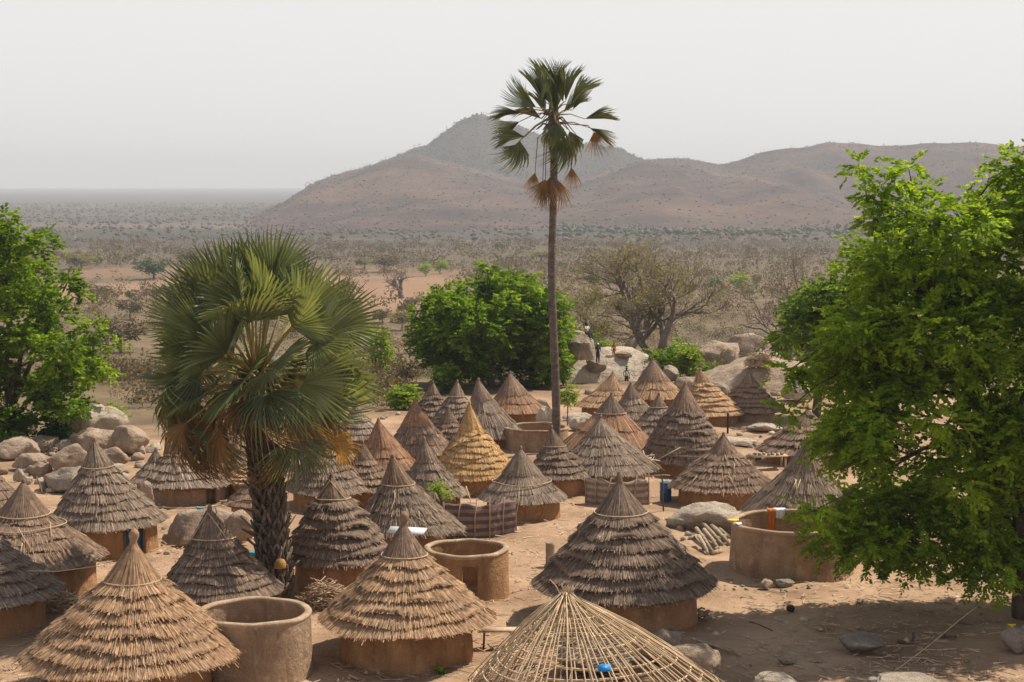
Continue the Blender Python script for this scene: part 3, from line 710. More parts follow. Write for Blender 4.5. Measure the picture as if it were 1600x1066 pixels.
# ------------------------------------------------------------------ trees
def leaf_quads(mb, C_, Dv, L, W, rg, tint):
    """diamond leaves: centres C_, directions Dv"""
    n = len(C_); Dv = Dv / (np.linalg.norm(Dv, axis=1, keepdims=True) + 1e-9)
    r = rg.normal(size=(n, 3)) + np.array([0, 0, .6]); b = np.cross(Dv, r); b /= np.linalg.norm(b, axis=1, keepdims=True) + 1e-9
    L = np.broadcast_to(L, (n,))[:, None]; W = np.broadcast_to(W, (n,))[:, None]
    v = np.stack([C_, C_ + Dv * L * .45 + b * W * .5, C_ + Dv * L, C_ + Dv * L * .45 - b * W * .5], 1)
    mb.add(v.reshape(-1, 3), np.arange(n * 4).reshape(-1, 4), a=np.repeat(tint, 4))
def sprays(mb, cen, rad, n, rg, L=.13, W=.05, per=16, slen=.4, droop=.5, tbase=.5):
    """n leafy sprays spread through the ellipsoid (cen, rad), pointing outward and drooping"""
    d = rg.normal(size=(n, 3)); d /= np.linalg.norm(d, axis=1, keepdims=True)
    rr = rg.random(n) ** (1 / 2.2); p = cen + d * rad * rr[:, None]
    ax = d * np.array([1, 1, .55]) + rg.normal(0, .35, (n, 3)); ax[:, 2] -= droop * .45
    ax /= np.linalg.norm(ax, axis=1, keepdims=True)
    t = np.linspace(.05, 1, per); T = np.tile(t, n); I = np.repeat(np.arange(n), per)
    sl = slen * rg.uniform(.6, 1.3, n)
    pos = p[I] + ax[I] * (T * sl[I])[:, None]; pos[:, 2] -= droop * sl[I] * T ** 2 * .6
    side = np.cross(ax, np.array([0, 0, 1.])); side /= np.linalg.norm(side, axis=1, keepdims=True) + 1e-9
    sg = np.where(np.arange(n * per) % 2 == 0, 1, -1)
    dv = side[I] * sg[:, None] + ax[I] * .7 + rg.normal(0, .25, (n * per, 3)); dv[:, 2] -= .25 * droop
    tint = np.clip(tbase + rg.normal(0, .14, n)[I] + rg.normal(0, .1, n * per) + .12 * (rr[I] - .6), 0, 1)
    leaf_quads(mb, pos, dv, L * rg.uniform(.7, 1.2, n * per), W * rg.uniform(.7, 1.2, n * per), rg, tint)
def limb(mb, a, b, r0, r1, rg, bend=.12, n=7, sag=.0, sides=7):
    a = np.asarray(a, float); b = np.asarray(b, float); t = np.linspace(0, 1, n)[:, None]; L = np.linalg.norm(b - a)
    off = rg.normal(0, bend, 3) * L; off2 = rg.normal(0, bend * .5, 3) * L
    pts = a * (1 - t) + b * t + off * (np.sin(t * math.pi)) * .7 + off2 * np.sin(t * 2 * math.pi) * .5
    pts[:, 2] += sag * L * np.sin(t[:, 0] * math.pi)
    tube(mb, pts, np.linspace(r0, r1, n), sides, rg.uniform(.3, .7)); return pts
def shrink(P, m):
    c = np.mean(np.array(P, float), 0); out = []
    for p in P:
        d = np.array(p, float) - c; L = np.linalg.norm(d); out.append(tuple(c + d * max(L - m, 0) / L))
    return out
def inpoly(x, y, P):
    c = False; j = len(P) - 1
    for i in range(len(P)):
        if (P[i][1] > y) != (P[j][1] > y) and x < (P[j][0] - P[i][0]) * (y - P[i][1]) / (P[j][1] - P[i][1]) + P[i][0]: c = not c
        j = i
    return c
def broad_tree(label, base_px, fork_px, D, poly, nclump, rpx, nsp, mat='leaf', name='leafy_tree', cat='tree', extra=(), thick=None, r0=.25, per=16, L=.13, W=.05, slen=.4,
               droop=.5, seed=1, limbs=22, holes=(), basez=None, group=None, tb=.5, barkm='bark'):
    rg = np.random.default_rng(seed); s = D / F
    b = at(*base_px, D) ; b[2] = zg(b[0], b[1]) - .1 if basez is None else basez
    root = thing(name, tuple(b), label, cat, group)
    poly = shrink(poly, rpx * .55); xs = [p[0] for p in poly]; ys = [p[1] for p in poly]
    cx_, cy_ = (min(xs) + max(xs)) / 2, (min(ys) + max(ys)) / 2; hx, hy = (max(xs) - min(xs)) / 2, (max(ys) - min(ys)) / 2
    th = (thick or hx * s)
    cl = []
    pr = random.Random(seed)
    k = 0
    while len(cl) < nclump and k < 20000:
        k += 1; x = pr.uniform(min(xs), max(xs)); y = pr.uniform(min(ys), max(ys))
        if not inpoly(x, y, poly): continue
        if any(math.hypot((x - h[0]) / h[2], (y - h[1]) / h[3]) < 1 for h in holes): continue
        e = 1 - ((x - cx_) / hx) ** 2 * .8 - ((y - cy_) / hy) ** 2 * .8; dz = math.sqrt(max(e, .05)) * th * pr.uniform(-1, 1)
        r = rpx * pr.uniform(.65, 1.25)
        # clumps spread out: reject those almost on top of another
        if any(abs(x - c[0]) < r * .45 and abs(y - c[1]) < r * .35 and abs(dz - c[3]) < r * s * .9 for c in cl): continue
        cl.append((x, y, r, dz))
    cl += [(e[0], e[1], e[2], e[3] if len(e) > 3 else 0) for e in extra]
    mb = MB(); cents = []
    for (x, y, r, dz) in cl:
        c = at(x, y, D + dz) - b; rr = r * s; cents.append(c)
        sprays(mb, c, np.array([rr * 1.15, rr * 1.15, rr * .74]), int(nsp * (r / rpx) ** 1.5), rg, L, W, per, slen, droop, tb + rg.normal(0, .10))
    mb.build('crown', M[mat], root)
    mb = MB(); f = at(*fork_px, D) - b
    tp = limb(mb, (0, 0, 0), f, r0, r0 * .72, rg, .04, 9, sides=10)
    order = sorted(range(len(cents)), key=lambda i: -np.linalg.norm(cents[i] - f)); 
    pick = [order[int(i * len(order) / limbs)] for i in range(limbs)] if len(order) > limbs else order
    mains = []
    for k in range(5):
        i = pick[int(k * len(pick) / 5)]; e = f + (cents[i] - f) * .55
        mains.append(limb(mb, f, e, r0 * .62, r0 * .28, rg, .10, 7, .05))
    for i in pick + [len(cents) - 1 - k for k in range(len(extra))]:
        m = min(mains, key=lambda q: np.min(np.linalg.norm(q - cents[i], axis=1))); j = int(np.argmin(np.linalg.norm(m - cents[i], axis=1)))
        limb(mb, m[j], cents[i], r0 * .24, .012, rg, .08, 6, .04, 5)
    mb.build('trunk', M[barkm], root, smooth=True)
    return root

broad_tree('large bright green leafy tree filling the right side in front', (1597, 985), (1592, 800), 45.0,
    [(1362, 335), (1400, 348), (1440, 330), (1455, 300), (1500, 292), (1560, 275), (1572, 248), (1600, 238), (1690, 215), (1790, 260), (1860, 420), (1900, 600), (1860, 780), (1780, 900), (1690, 925), (1600, 905), (1560, 900), (1530, 925), (1470, 885), (1420, 905), (1350, 895), (1305, 868), (1268, 850), (1272, 800), (1292, 760), (1268, 720), (1285, 690), (1260, 640), (1240, 600), (1262, 560), (1300, 520), (1315, 475), (1275, 455), (1285, 415), (1340, 395)],
    235, 44, 62, 'leaf', extra=((1347, 262, 20), (1372, 298, 16), (1358, 308, 18), (1396, 282, 16), (1420, 264, 24), (1432, 298, 24), (1424, 332, 22), (1366, 347, 24), (1392, 345, 20), (1228, 582, 24, -1), (1255, 575, 26, -1), (1232, 640, 16, -1), (1268, 800, 22, -2), (1285, 810, 20, -2), (1578, 262, 22), (1592, 250, 24)),
    thick=2.8, r0=.27, per=18, L=.165, W=.085, slen=.44, droop=.35, seed=12, limbs=34, tb=.68, holes=((1452, 695, 12, 8),))
broad_tree('dark green rounded tree behind the left side of the large right tree', (1275, 640), (1275, 560), 88,
    [(1208, 500), (1215, 465), (1250, 440), (1300, 430), (1360, 440), (1380, 520), (1350, 600), (1260, 585), (1215, 565)], 46, 26, 60, 'leaf', tb=.28, seed=3, per=12, L=.24, W=.13, slen=.45, limbs=8, thick=2.6)
broad_tree('green tree with layered branches standing at the left edge', (22, 706), (18, 640), 78,
    [(-60, 330), (0, 322), (30, 330), (28, 355), (60, 360), (100, 372), (98, 410), (118, 430), (100, 440), (70, 440), (90, 470), (140, 455), (132, 480), (100, 490), (120, 515), (165, 510), (185, 540), (160, 560), (178, 590), (200, 610), (190, 640), (130, 650), (90, 655), (60, 690), (0, 700), (-80, 690), (-160, 600), (-150, 430)],
    104, 24, 50, 'leaf', seed=5, per=13, L=.24, W=.13, slen=.42, droop=.2, limbs=22, thick=3.0, holes=((70, 595, 20, 10), (18, 345, 14, 6), (20, 600, 18, 8)), tb=.42,
    extra=((128, 462, 10), (175, 540, 10), (110, 430, 8), (8, 338, 16)))
broad_tree('broad round green tree at the back of the village', (770, 610), (765, 560), 106,
    [(642, 495), (665, 470), (690, 440), (730, 425), (750, 432), (762, 412), (785, 420), (820, 430), (850, 440), (878, 460), (888, 500), (885, 560), (880, 600), (830, 600), (760, 590), (700, 590), (655, 565), (648, 530)],
    100, 24, 70, 'leaf', seed=8, per=12, L=.27, W=.15, slen=.5, droop=.2, limbs=16, thick=4.2, tb=.38, extra=((762, 416, 9), (688, 456, 8), (655, 490, 12)))
def bush(label, px, py, wp, hp, mat='leafbright', D=None, n=None, seed=0, group=None, name='bush', cat='bush', L=.2):
    if D is None: D = gp(px, py + hp * .5)[1]
    s = D / F; c = at(px, py + hp * .5, D); rg = np.random.default_rng(seed + int(px)); z0 = zg(c[0], c[1]); top = at(px, py - hp * .5, D)[2]
    b = np.array([c[0], c[1], min(z0, c[2])]); root = thing(name, tuple(b), label, cat, group)
    W_ = wp * s / 2; mb = MB(); tb_ = MB(); cz = (top - b[2]) * .52; hz = (top - b[2]) * .5
    for k in range(n or 12):
        d = rg.normal(size=3); d /= np.linalg.norm(d); q = np.array([0, 0, cz]) + d * np.array([W_, W_ * .8, hz]) * rg.random() ** .5 * .75
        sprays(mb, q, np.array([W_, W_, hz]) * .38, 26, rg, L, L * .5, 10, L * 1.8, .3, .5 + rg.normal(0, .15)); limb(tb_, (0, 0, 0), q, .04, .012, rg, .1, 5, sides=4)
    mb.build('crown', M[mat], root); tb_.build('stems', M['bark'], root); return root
bush('rounded green bush with a yellow green right side beside the rock dome', 1050, 553, 100, 56, 'leaf', D=112, n=20)
bush('bright yellow green bush right of the rock dome', 1078, 562, 46, 48, 'leafbright', D=110, n=12)
bush('low green bush below the split cliff rocks', 1113, 574, 46, 22, 'leaf', D=108, n=8)
bush('small green bush left of the person in orange', 935, 545, 60, 44, 'leaf', D=114, n=10, L=.18)
bush('pale green bush at the left edge of the scrub beside the big boulder', 170, 655, 56, 46, 'leafbright', D=84, n=12)
bush('low dark green bush on the rocks below the left tree', 92, 680, 50, 48, 'leafdark', D=77, n=12)
bush('green bush under the round green tree', 700, 590, 60, 44, 'leaf', D=102, n=12)
bush('yellow green shrub right of the fan palm crown', 632, 618, 52, 46, 'leafbright', D=92, n=12)
bush('bright green shrub top beside the fan palm upper right fronds', 592, 528, 50, 50, 'leafbright', D=120, n=12)
bush('green bush right of the tall palm trunk', 880, 560, 22, 60, 'leaf', D=107, n=8)
bush('small green weed on the ground in front of the tan hut', 690, 1050, 16, 8, 'leaf', n=3, L=.05)
def young_tree(label, px, py_top, py_base, wp, mat, D=None, trunk=.04, n=10, name='young_tree', L=.14):
    g = gp(px, py_base); D = D or g[1]; s = D / F; b = at(px, py_base, D); rg = np.random.default_rng(int(px)); root = thing(name, tuple(b), label, 'tree')
    Hh = (py_base - py_top) * s; W_ = wp * s / 2; mb = MB(); tb_ = MB(); f = np.array([0.02, 0, Hh * .55]); limb(tb_, (0, 0, -.1), f, trunk, trunk * .7, rg, .03, 6)
    for k in range(n):
        d = rg.normal(size=3); d /= np.linalg.norm(d); q = np.array([0, 0, Hh * .76]) + d * np.array([W_, W_, Hh * .22]) * rg.random() ** .5 * .8
        if mat: sprays(mb, q, np.array([W_, W_, Hh * .2]) * .36, 14, rg, L, L * .5, 9, L * 2, .5, .5)
        limb(tb_, f, q, trunk * .5, .01, rg, .1, 5, sides=5)
    if mat: mb.build('crown', M[mat], root)
    tb_.build('trunk', M['drybark'], root); return root
young_tree('small yellow green tree right of the tall palm trunk', 887, 598, 668, 38, 'leafbright')
young_tree('thin bare sapling with a few green leaves in front of the shaggy grey hut', 690, 735, 842, 40, 'leafbright', n=7, trunk=.07, L=.08, D=53)

def dry_tree(label, px, py_base, py_top, wp, D, seed, leaf=.0, mat='leafdry', name='dry_tree', group=None, maxl=6, r0=None, lean=0, spread=.55, bark='drybark', basez=None):
    rg = np.random.default_rng(seed); s = D / F; b = at(px, py_base, D); b[2] = zg(b[0], b[1]) - .1 if basez is None else basez
    root = thing(name, tuple(b), label, 'tree', group); Hh = at(px, py_top, D)[2] - b[2]; W_ = wp * s / 2
    mb = MB(); tips = []; r0 = r0 or Hh * .028
    def grow(p, d, L, r, lv):
        n = 4; pts = [p]; dd = d.copy()
        for k in range(n):
            dd = dd + rg.normal(0, .16, 3); dd /= np.linalg.norm(dd); pts.append(pts[-1] + dd * L / n)
        tube(mb, pts, np.linspace(r, r * .6, n + 1), 7 if lv < 2 else 4 if lv < 4 else 3, rg.uniform(.3, .8), cap=lv < 2)
        if lv >= maxl: tips.append((pts[-1], dd)); return
        if lv >= maxl - 2: tips.append((pts[2], dd))
        for k in range(3 if lv < maxl - 1 else 3):
            ax = rg.normal(size=3); ax[2] *= .6; q = dd * (1 - spread * .4) + ax / np.linalg.norm(ax) * spread * rg.uniform(.7, 1.3); q[2] += .10; q /= np.linalg.norm(q)
            grow(pts[-1] if k < 2 else pts[2], q, L * rg.uniform(.62, .85), r * .58, lv + 1)
    grow(np.zeros(3), np.array([lean, 0, 1.]), 1.0, r0 / Hh * 3.2, 0)
    # fit to the wanted height and width
    V = np.concatenate(mb.v); top = np.percentile(V[:, 2], 99.5); wd = np.percentile(np.abs(V[:, 0] - np.median(V[:, 0])), 98); fz = Hh / top; fx = W_ / wd
    for v in mb.v: v[:, 2] *= fz; v[:, :2] *= fx
    mb.build('branches', M[bark], root)
    if leaf > 0:
        lb = MB(); P_ = np.array([t[0] for t in tips]) * np.array([fx, fx, fz]); n = int(len(P_) * leaf); I = rg.integers(0, len(P_), n)
        c = P_[I] + rg.normal(0, .22, (n, 3)); leaf_quads(lb, c, rg.normal(size=(n, 3)), .2, .11, rg, np.clip(rg.normal(.5, .2, n), 0, 1))
        lb.build('crown', M[mat], root)
    return root
dry_tree('tall hazy olive tree with a fine round crown behind the rock dome', 962, 560, 384, 200, 135, 21, 3.6, r0=.3, maxl=6)
dry_tree('spreading dry olive tree with a thick leaning trunk behind the bushes', 1010, 575, 412, 210, 124, 22, 2.2, r0=.5, lean=.5, maxl=6)
dry_tree('bare grey branched tree left of the large right tree', 1240, 520, 402, 90, 118, 23, 0, maxl=5, r0=.25)
dry_tree('bare tree top showing behind the crown of the large right tree', 1532, 520, 246, 150, 112, 24, 0, maxl=6, r0=.3)
dry_tree('grey leafless tree standing in the orange clearing', 627, 487, 425, 44, 400, 25, 0, maxl=5, r0=.5)
dry_tree('twisted bare shrub growing from the split cliff rocks', 1180, 578, 520, 60, 116, 26, 0, maxl=4, spread=.8)
dry_tree('low dry olive thicket tree left of the tall olive tree', 915, 575, 455, 110, 130, 27, 2.5, maxl=6)

# ------------------------------------------------------------------ palms
def fan_mesh(rad, nseg, spread, split, rg, droop, fold=.035, cup=.25, name='fan_blade', mat='palmgreen', wave=.05, tb=.5):
    """fan in local frame: grows along +X from the hub, face normal +Z"""
    mb = MB(); st = np.array([.0, .3, .58, .8, 1.0]) if nseg > 24 else np.array([0, .35, .65, 1.0])
    tl = rg.uniform(0, 6)
    for k in range(nseg):
        f = (k + .5) / nseg * 2 - 1; a = f * spread; da = spread / nseg
        Lr = rad * (1 - .22 * abs(f) ** 2) * rg.uniform(.9, 1.04); tip = rg.normal(0, .04); dr = droop * rg.uniform(.6, 1.5)
        rows = []
        for t in st:
            r = Lr * t; hw = r * math.tan(da) * 1.04 if t <= split else rad * split * math.tan(da) * 1.04 * max((1 - t) / (1 - split), .03)
            aa = a + tip * max(t - split, 0); e = max(t - split * .75, 0)
            z = cup * r * abs(f) ** 1.5 * .7 - dr * e ** 2 * rad * 2.2 + wave * r * math.sin(a * 3 + tl)
            c = np.array([r * math.cos(aa) - dr * e ** 2 * rad * .5, r * math.sin(aa), z]); pr = np.array([-math.sin(aa), math.cos(aa), 0])
            fo = fold * min(1, t * 3) * (1 if t < .99 else .2)
            rows += [c - pr * hw + [0, 0, fo * rad * .5], c + [0, 0, -fo * rad * .3], c + pr * hw + [0, 0, fo * rad * .5]]
        v = np.array(rows); q = []
        for i in range(len(st) - 1):
            for j in (0, 1): q.append((i * 3 + j, i * 3 + 3 + j, i * 3 + 4 + j, i * 3 + 1 + j))
        mb.add(v, q, a=np.clip(tb + rg.normal(0, .13) - .0, 0, 1))
    return mb.mesh(name, M[mat])
def place_frond(root, mesh, az, el, plen, prad, facing, start, name='frond', roll=0.0, sag=.15, pmat='petiole', scale=1.0):
    """frond = petiole with the blade as its child; az/el: direction of the petiole"""
    d = np.array([math.cos(el) * math.cos(az), math.cos(el) * math.sin(az), math.sin(el)])
    end = start + d * plen; end[2] -= sag * plen * abs(math.cos(el)); mid = start + d * plen * .5; mid[2] += sag * .15 * plen
    mb = MB(); tube(mb, [start, mid, end], [prad * 1.6, prad, prad * .7], 5, .5); fr = mb.build(name, M[pmat], root)
    x = end - mid; x /= np.linalg.norm(x); x = x + np.array([0, 0, -facing]); x /= np.linalg.norm(x)
    up = np.array([0, 0, 1.]) * .8 + d * .9 * math.cos(el) * (1 if el < .9 else -1) * -.35
    if abs(x[2]) > .85: up = -d * np.array([1, 1, 0]) + np.array([0.01, 0, .1]); up = up * (1 if x[2] > 0 else -1)
    y = np.cross(up, x); y /= np.linalg.norm(y); z = np.cross(x, y)
    m = Matrix(((x[0], y[0], z[0], end[0]), (x[1], y[1], z[1], end[1]), (x[2], y[2], z[2], end[2]), (0, 0, 0, 1))) @ Matrix.Rotation(roll, 4, 'X') @ Matrix.Scale(scale, 4)
    o = bpy.data.objects.new('fan_blade', mesh); COL.objects.link(o); o.parent = fr; o.matrix_local = m
    return fr
def fan_palm():
    rg = np.random.default_rng(31); D = 46.9; s = D / F
    b = at(432, 930, D); b[2] = zg(b[0], b[1])
    root = thing('fan_palm', tuple(b), 'stout fan palm with a dense crown and rough booted trunk at the left', 'palm')
    crown = at(402, 590, D) - b
    mb = MB(); t = np.linspace(0, 1, 14)[:, None]; pts = np.array([0, 0, -.1]) * (1 - t) + crown * t; pts[:, 0] += .08 * np.sin(t[:, 0] * 3)
    tube(mb, pts, np.linspace(.36, .32, 14), 14, .35); mb.build('trunk', M['palmbark'], root, smooth=True)
    mb = MB()     # split leaf boots criss-crossing up the trunk
    N = 210
    for k in range(N):
        h = k / N; az = k * 2.39996; p0 = np.array([0, 0, 0]) * (1 - h) + crown * h * .97
        d = np.array([math.cos(az), math.sin(az), 0]); tz = np.array([-math.sin(az), math.cos(az), 0]); L = rg.uniform(.35, .62)
        for sg in (-1, 1):
            a0 = p0 + d * .28 + tz * sg * .15 + [0, 0, 0]; a2 = p0 + d * (.42 + .10 * rg.random() + .25 * (L - .4)) + tz * sg * .01 + np.array([0, 0, L])
            tube(mb, [a0, (a0 + a2) / 2 + d * .04, a2], [.055, .05, .03], 5, rg.uniform(.1, .9))
        if rg.random() < .3:
            a0 = p0 + d * .40 + [0, 0, L * .9]; tube(mb, [a0, a0 + d * rg.uniform(.15, .45) + [0, 0, rg.uniform(.1, .4)]], [.035, .022], 5, rg.uniform(.3, 1))
    o = mb.build('leaf_boots', M['boot'], root)
    fans = [fan_mesh(1.55, 30, 1.40, .60, rg, .04 + .04 * i, cup=.34, tb=.35 + .12 * i) for i in range(4)]
    fdro = [fan_mesh(1.45, 36, 1.35, .5, rg, .55 + .15 * i, cup=.15, tb=.42) for i in range(3)]
    fdry = [fan_mesh(1.35, 30, .62 + .15 * i, .4, rg, .5, cup=.1, mat='palmdry', wave=.15) for i in range(3)]
    n = 70
    for k in range(n):
        u = k / (n - 1); az = k * 2.39996 + rg.normal(0, .12)
        el = math.radians(84 - 122 * u ** .9) + rg.normal(0, .07)
        st = crown + np.array([.12 * math.cos(az), .12 * math.sin(az), .25 - .5 * u])
        pl = 1.74 - .25 * u + rg.normal(0, .22) + (.34 if el > .5 else 0)
        me = fans[k % 4] if u < .62 else fdro[k % 3]
        if u > .70 and rg.random() < .55: me = fdry[k % 3]
        place_frond(root, me, az, el, pl, .032, .04 if u < .5 else .15 + .55 * (u - .5), st, roll=rg.normal(0, .95), sag=.06 + .12 * u, scale=rg.uniform(1.0, 1.28))
    for k, (dx, dy, L, sc) in enumerate(((-2.2, -.5, 1.1, 1.1), (-1.75, -.9, 1.5, 1.1), (-2.5, .2, .7, 1.0), (-1.4, -1.1, 1.55, 1.0), (-2.0, -1.0, .7, 1.0), (.15, -.55, .9, .9), (.75, -.75, 1.55, 1.2), (1.1, .4, 1.0, .9), (-.7, .6, 1.0, .9), (1.6, .7, .9, .9), (-.3, -.6, .6, .8), (.9, -.2, .7, .9), (-1.75, -.7, .6, .85))):
        az = math.atan2(dy, dx); h = math.hypot(dx, dy); st = crown + np.array([.15 * math.cos(az), .15 * math.sin(az), -.3])
        end = crown + np.array([dx, dy, -L]); mb = MB(); mid = st * .4 + end * .6 + np.array([0, 0, .35]); tube(mb, [st, mid, end], [.045, .03, .022], 5, .4)
        fr = mb.build('dead_frond', M['petiole'], root); o = bpy.data.objects.new('fan_blade', fdry[k % 3]); COL.objects.link(o); o.parent = fr
        o.matrix_local = Matrix.Translation(Vector(end)) @ Matrix.Rotation(az, 4, 'Z') @ Matrix.Rotation(R_(82 + rg.uniform(-8, 8)), 4, 'Y') @ Matrix.Rotation(rg.uniform(-.8, .8), 4, 'X') @ Matrix.Scale(sc, 4)
    # golden dead fan held out to the right
    st = crown + np.array([.2, -.2, -.6]); end = at(512, 690, D - .7) - b; mb = MB(); tube(mb, [st, (st + end) / 2 + [0, 0, .1], end], [.04, .03, .022], 5, .8)
    fr = mb.build('dead_frond', M['petiole'], root); o = bpy.data.objects.new('fan_blade', fan_mesh(1.2, 30, 1.0, .62, rg, .35, cup=.4, mat='palmdry', tb=.85)); COL.objects.link(o); o.parent = fr
    o.matrix_local = Matrix.Translation(Vector(end)) @ Matrix.Rotation(-.25, 4, 'Z') @ Matrix.Rotation(R_(26), 4, 'Y') @ Matrix.Rotation(R_(-60), 4, 'X')
    tag(fr, 'golden dead fan frond held out to the right')
    mb = MB()   # fruit cluster
    for k in range(46):
        p = crown + np.array([rg.normal(0, .28), -.30 - rg.random() * .25, rg.uniform(-.75, .15)]); rev_s = .085
        bm = bmesh.new(); bmesh.ops.create_icosphere(bm, subdivisions=1, radius=rev_s); v = np.array([x.co[:] for x in bm.verts]) + p; f_ = [[q.index for q in x.verts] for x in bm.faces]; bm.free(); mb.add(v, None, f_, a=rg.random())
    mb.build('fruit_cluster', M['boot'], root, smooth=True)
    return root, b, D
FP = fan_palm()
def tall_palm():
    rg = np.random.default_rng(77); D = 75.0; s = D / F
    b = at(869, 700, D); b[2] = zg(b[0], b[1]); root = thing('tall_palm', tuple(b), 'tall slender fan palm with a bare straight trunk in the centre', 'palm')
    crown = at(865, 181, D) - b
    mb = MB(); n = 40; t = np.linspace(0, 1, n)[:, None]; pts = crown * t; pts[:, 0] += -.08 * np.sin(t[:, 0] * math.pi) + .05 * np.sin(t[:, 0] * 9)
    rr = np.interp(t[:, 0], [0, .04, .5, .8, 1], [.27, .19, .175, .15, .14]) * (1 + .03 * np.sin(np.arange(n) * 2.1))
    tube(mb, pts, rr, 14, .5); mb.build('trunk', M['palmbark'], root, smooth=True)
    fans = [fan_mesh(1.85, 28, .32 + .10 * (i % 3), .58, rg, .12 + .08 * i, cup=.7, tb=.5) for i in range(4)]
    fdr = [fan_mesh(1.6, 30, .8, .5, rg, .6 + .2 * i, cup=.3, tb=.35) for i in range(2)]
    # (blade hub px, blade tip px, depth, spread kind): each frond stands where the photograph shows it
    L = [((846, 165), (845, 92), .3, 0), ((862, 168), (872, 96), -.4, 1), ((884, 158), (905, 102), .2, 0), ((892, 162), (935, 124), -.3, 1), ((838, 168), (790, 128), -.3, 1),
         ((850, 160), (818, 108), .5, 0), ((812, 176), (762, 180), .1, 1), ((914, 186), (965, 182), .1, 1), ((812, 190), (770, 218), .6, 0), ((820, 214), (768, 222), -.4, 1),
         ((812, 220), (800, 286), -.2, 4), ((806, 226), (782, 262), .4, 5), ((922, 200), (962, 226), .2, 0), ((872, 195), (862, 252), -.5, 4), ((890, 205), (905, 270), .3, 5), ((880, 215), (880, 285), -.4, 4), ((900, 210), (888, 262), .6, 5), ((870, 175), (850, 110), .6, 1), ((895, 172), (915, 120), .5, 0), ((880, 160), (850, 95), -.6, 1),
         ((852, 178), (828, 140), .8, 1), ((880, 176), (918, 146), .7, 1), ((846, 186), (800, 168), .9, 0), ((866, 176), (866, 118), -.8, 1), ((868, 192), (874, 240), -.8, 4), ((856, 194), (838, 236), .9, 5)]
    for (h, tp, dz, kd) in L:
        hub = at(*h, D + dz) - b; tip = at(*tp, D + dz * 1.7) - b; st = crown + np.array([0, 0, rg.uniform(-.3, .25)]) + (hub - crown) * .08
        mid = (st + hub) / 2 + np.array([0, 0, .12]); mb = MB(); tube(mb, [st, mid, hub], [.035, .024, .018], 5, .5); fr = mb.build('frond', M['petiole'], root)
        x = tip - hub; ln = np.linalg.norm(x); x /= ln; side = np.cross(x, np.array([0, 1., 0])); zv = np.array([0, -1., 0]) * rg.uniform(.3, 1) + np.array([0, 0, rg.uniform(.1, .9)]) + side * rg.uniform(-.7, .7)
        y = np.cross(zv, x); y /= np.linalg.norm(y); z = np.cross(x, y); me = fans[rg.integers(0, 4)] if kd < 4 else fdr[kd - 4]; sc = ln / 1.68
        o = bpy.data.objects.new('fan_blade', me); COL.objects.link(o); o.parent = fr
        o.matrix_local = Matrix(((x[0], y[0], z[0], hub[0]), (x[1], y[1], z[1], hub[1]), (x[2], y[2], z[2], hub[2]), (0, 0, 0, 1))) @ Matrix.Scale(sc, 4)
    fdry = [fan_mesh(1.5, 26, .6 + .15 * i, .35, rg, .3, cup=.3, mat='palmdry', wave=.15) for i in range(2)]
    for k, (h, tp, dz) in enumerate((((836, 270), (830, 306), -.2), ((852, 280), (842, 318), -.3), ((860, 276), (856, 326), -.25), ((870, 280), (872, 326), .3), ((893, 262), (893, 298), -.2), ((928, 206), (940, 246), 0), ((848, 282), (850, 322), .2))):
        hub = at(*h, D + dz) - b; tip = at(*tp, D + dz) - b; st = crown + np.array([0, 0, -.3]); mid = np.array([(st[0] + hub[0]) / 2 + (hub[0] - st[0]) * .35, hub[1] * .6, max(st[2], hub[2]) - .3 * (st[2] - hub[2])])
        mb = MB(); tube(mb, [st, mid, hub], [.03, .022, .018], 5, .5); fr = mb.build('dead_frond', M['palmdry'], root)
        x = tip - hub; ln = np.linalg.norm(x); x /= ln; zv = np.array([rg.normal(0, .3), -1., 0]); y = np.cross(zv, x); y /= np.linalg.norm(y); z = np.cross(x, y)
        o = bpy.data.objects.new('fan_blade', fdry[k % 2]); COL.objects.link(o); o.parent = fr
        o.matrix_local = Matrix(((x[0], y[0], z[0], hub[0]), (x[1], y[1], z[1], hub[1]), (x[2], y[2], z[2], hub[2]), (0, 0, 0, 1))) @ Matrix.Scale(ln / 1.15, 4)
    mb = MB()
    for k in range(34):
        a = rg.uniform(0, 6.28); L_ = rg.uniform(.35, .9); p0 = crown + [0, 0, rg.uniform(-.6, .2)]
        tube(mb, [p0, p0 + [math.cos(a) * L_ * .6, math.sin(a) * L_ * .6, .15], p0 + [math.cos(a) * L_, math.sin(a) * L_, -.15 * L_]], [.045, .03, .018], 5, rg.random())
    mb.build('fruit_stalks', M['boot'], root)
    mb = MB(); tube(mb, [crown + [0, 0, -1.5], crown + [0, 0, -.6], crown + [0, 0, .5]], [.17, .24, .2], 12, .3); mb.build('crown_shaft', M['boot'], root)
tall_palm()

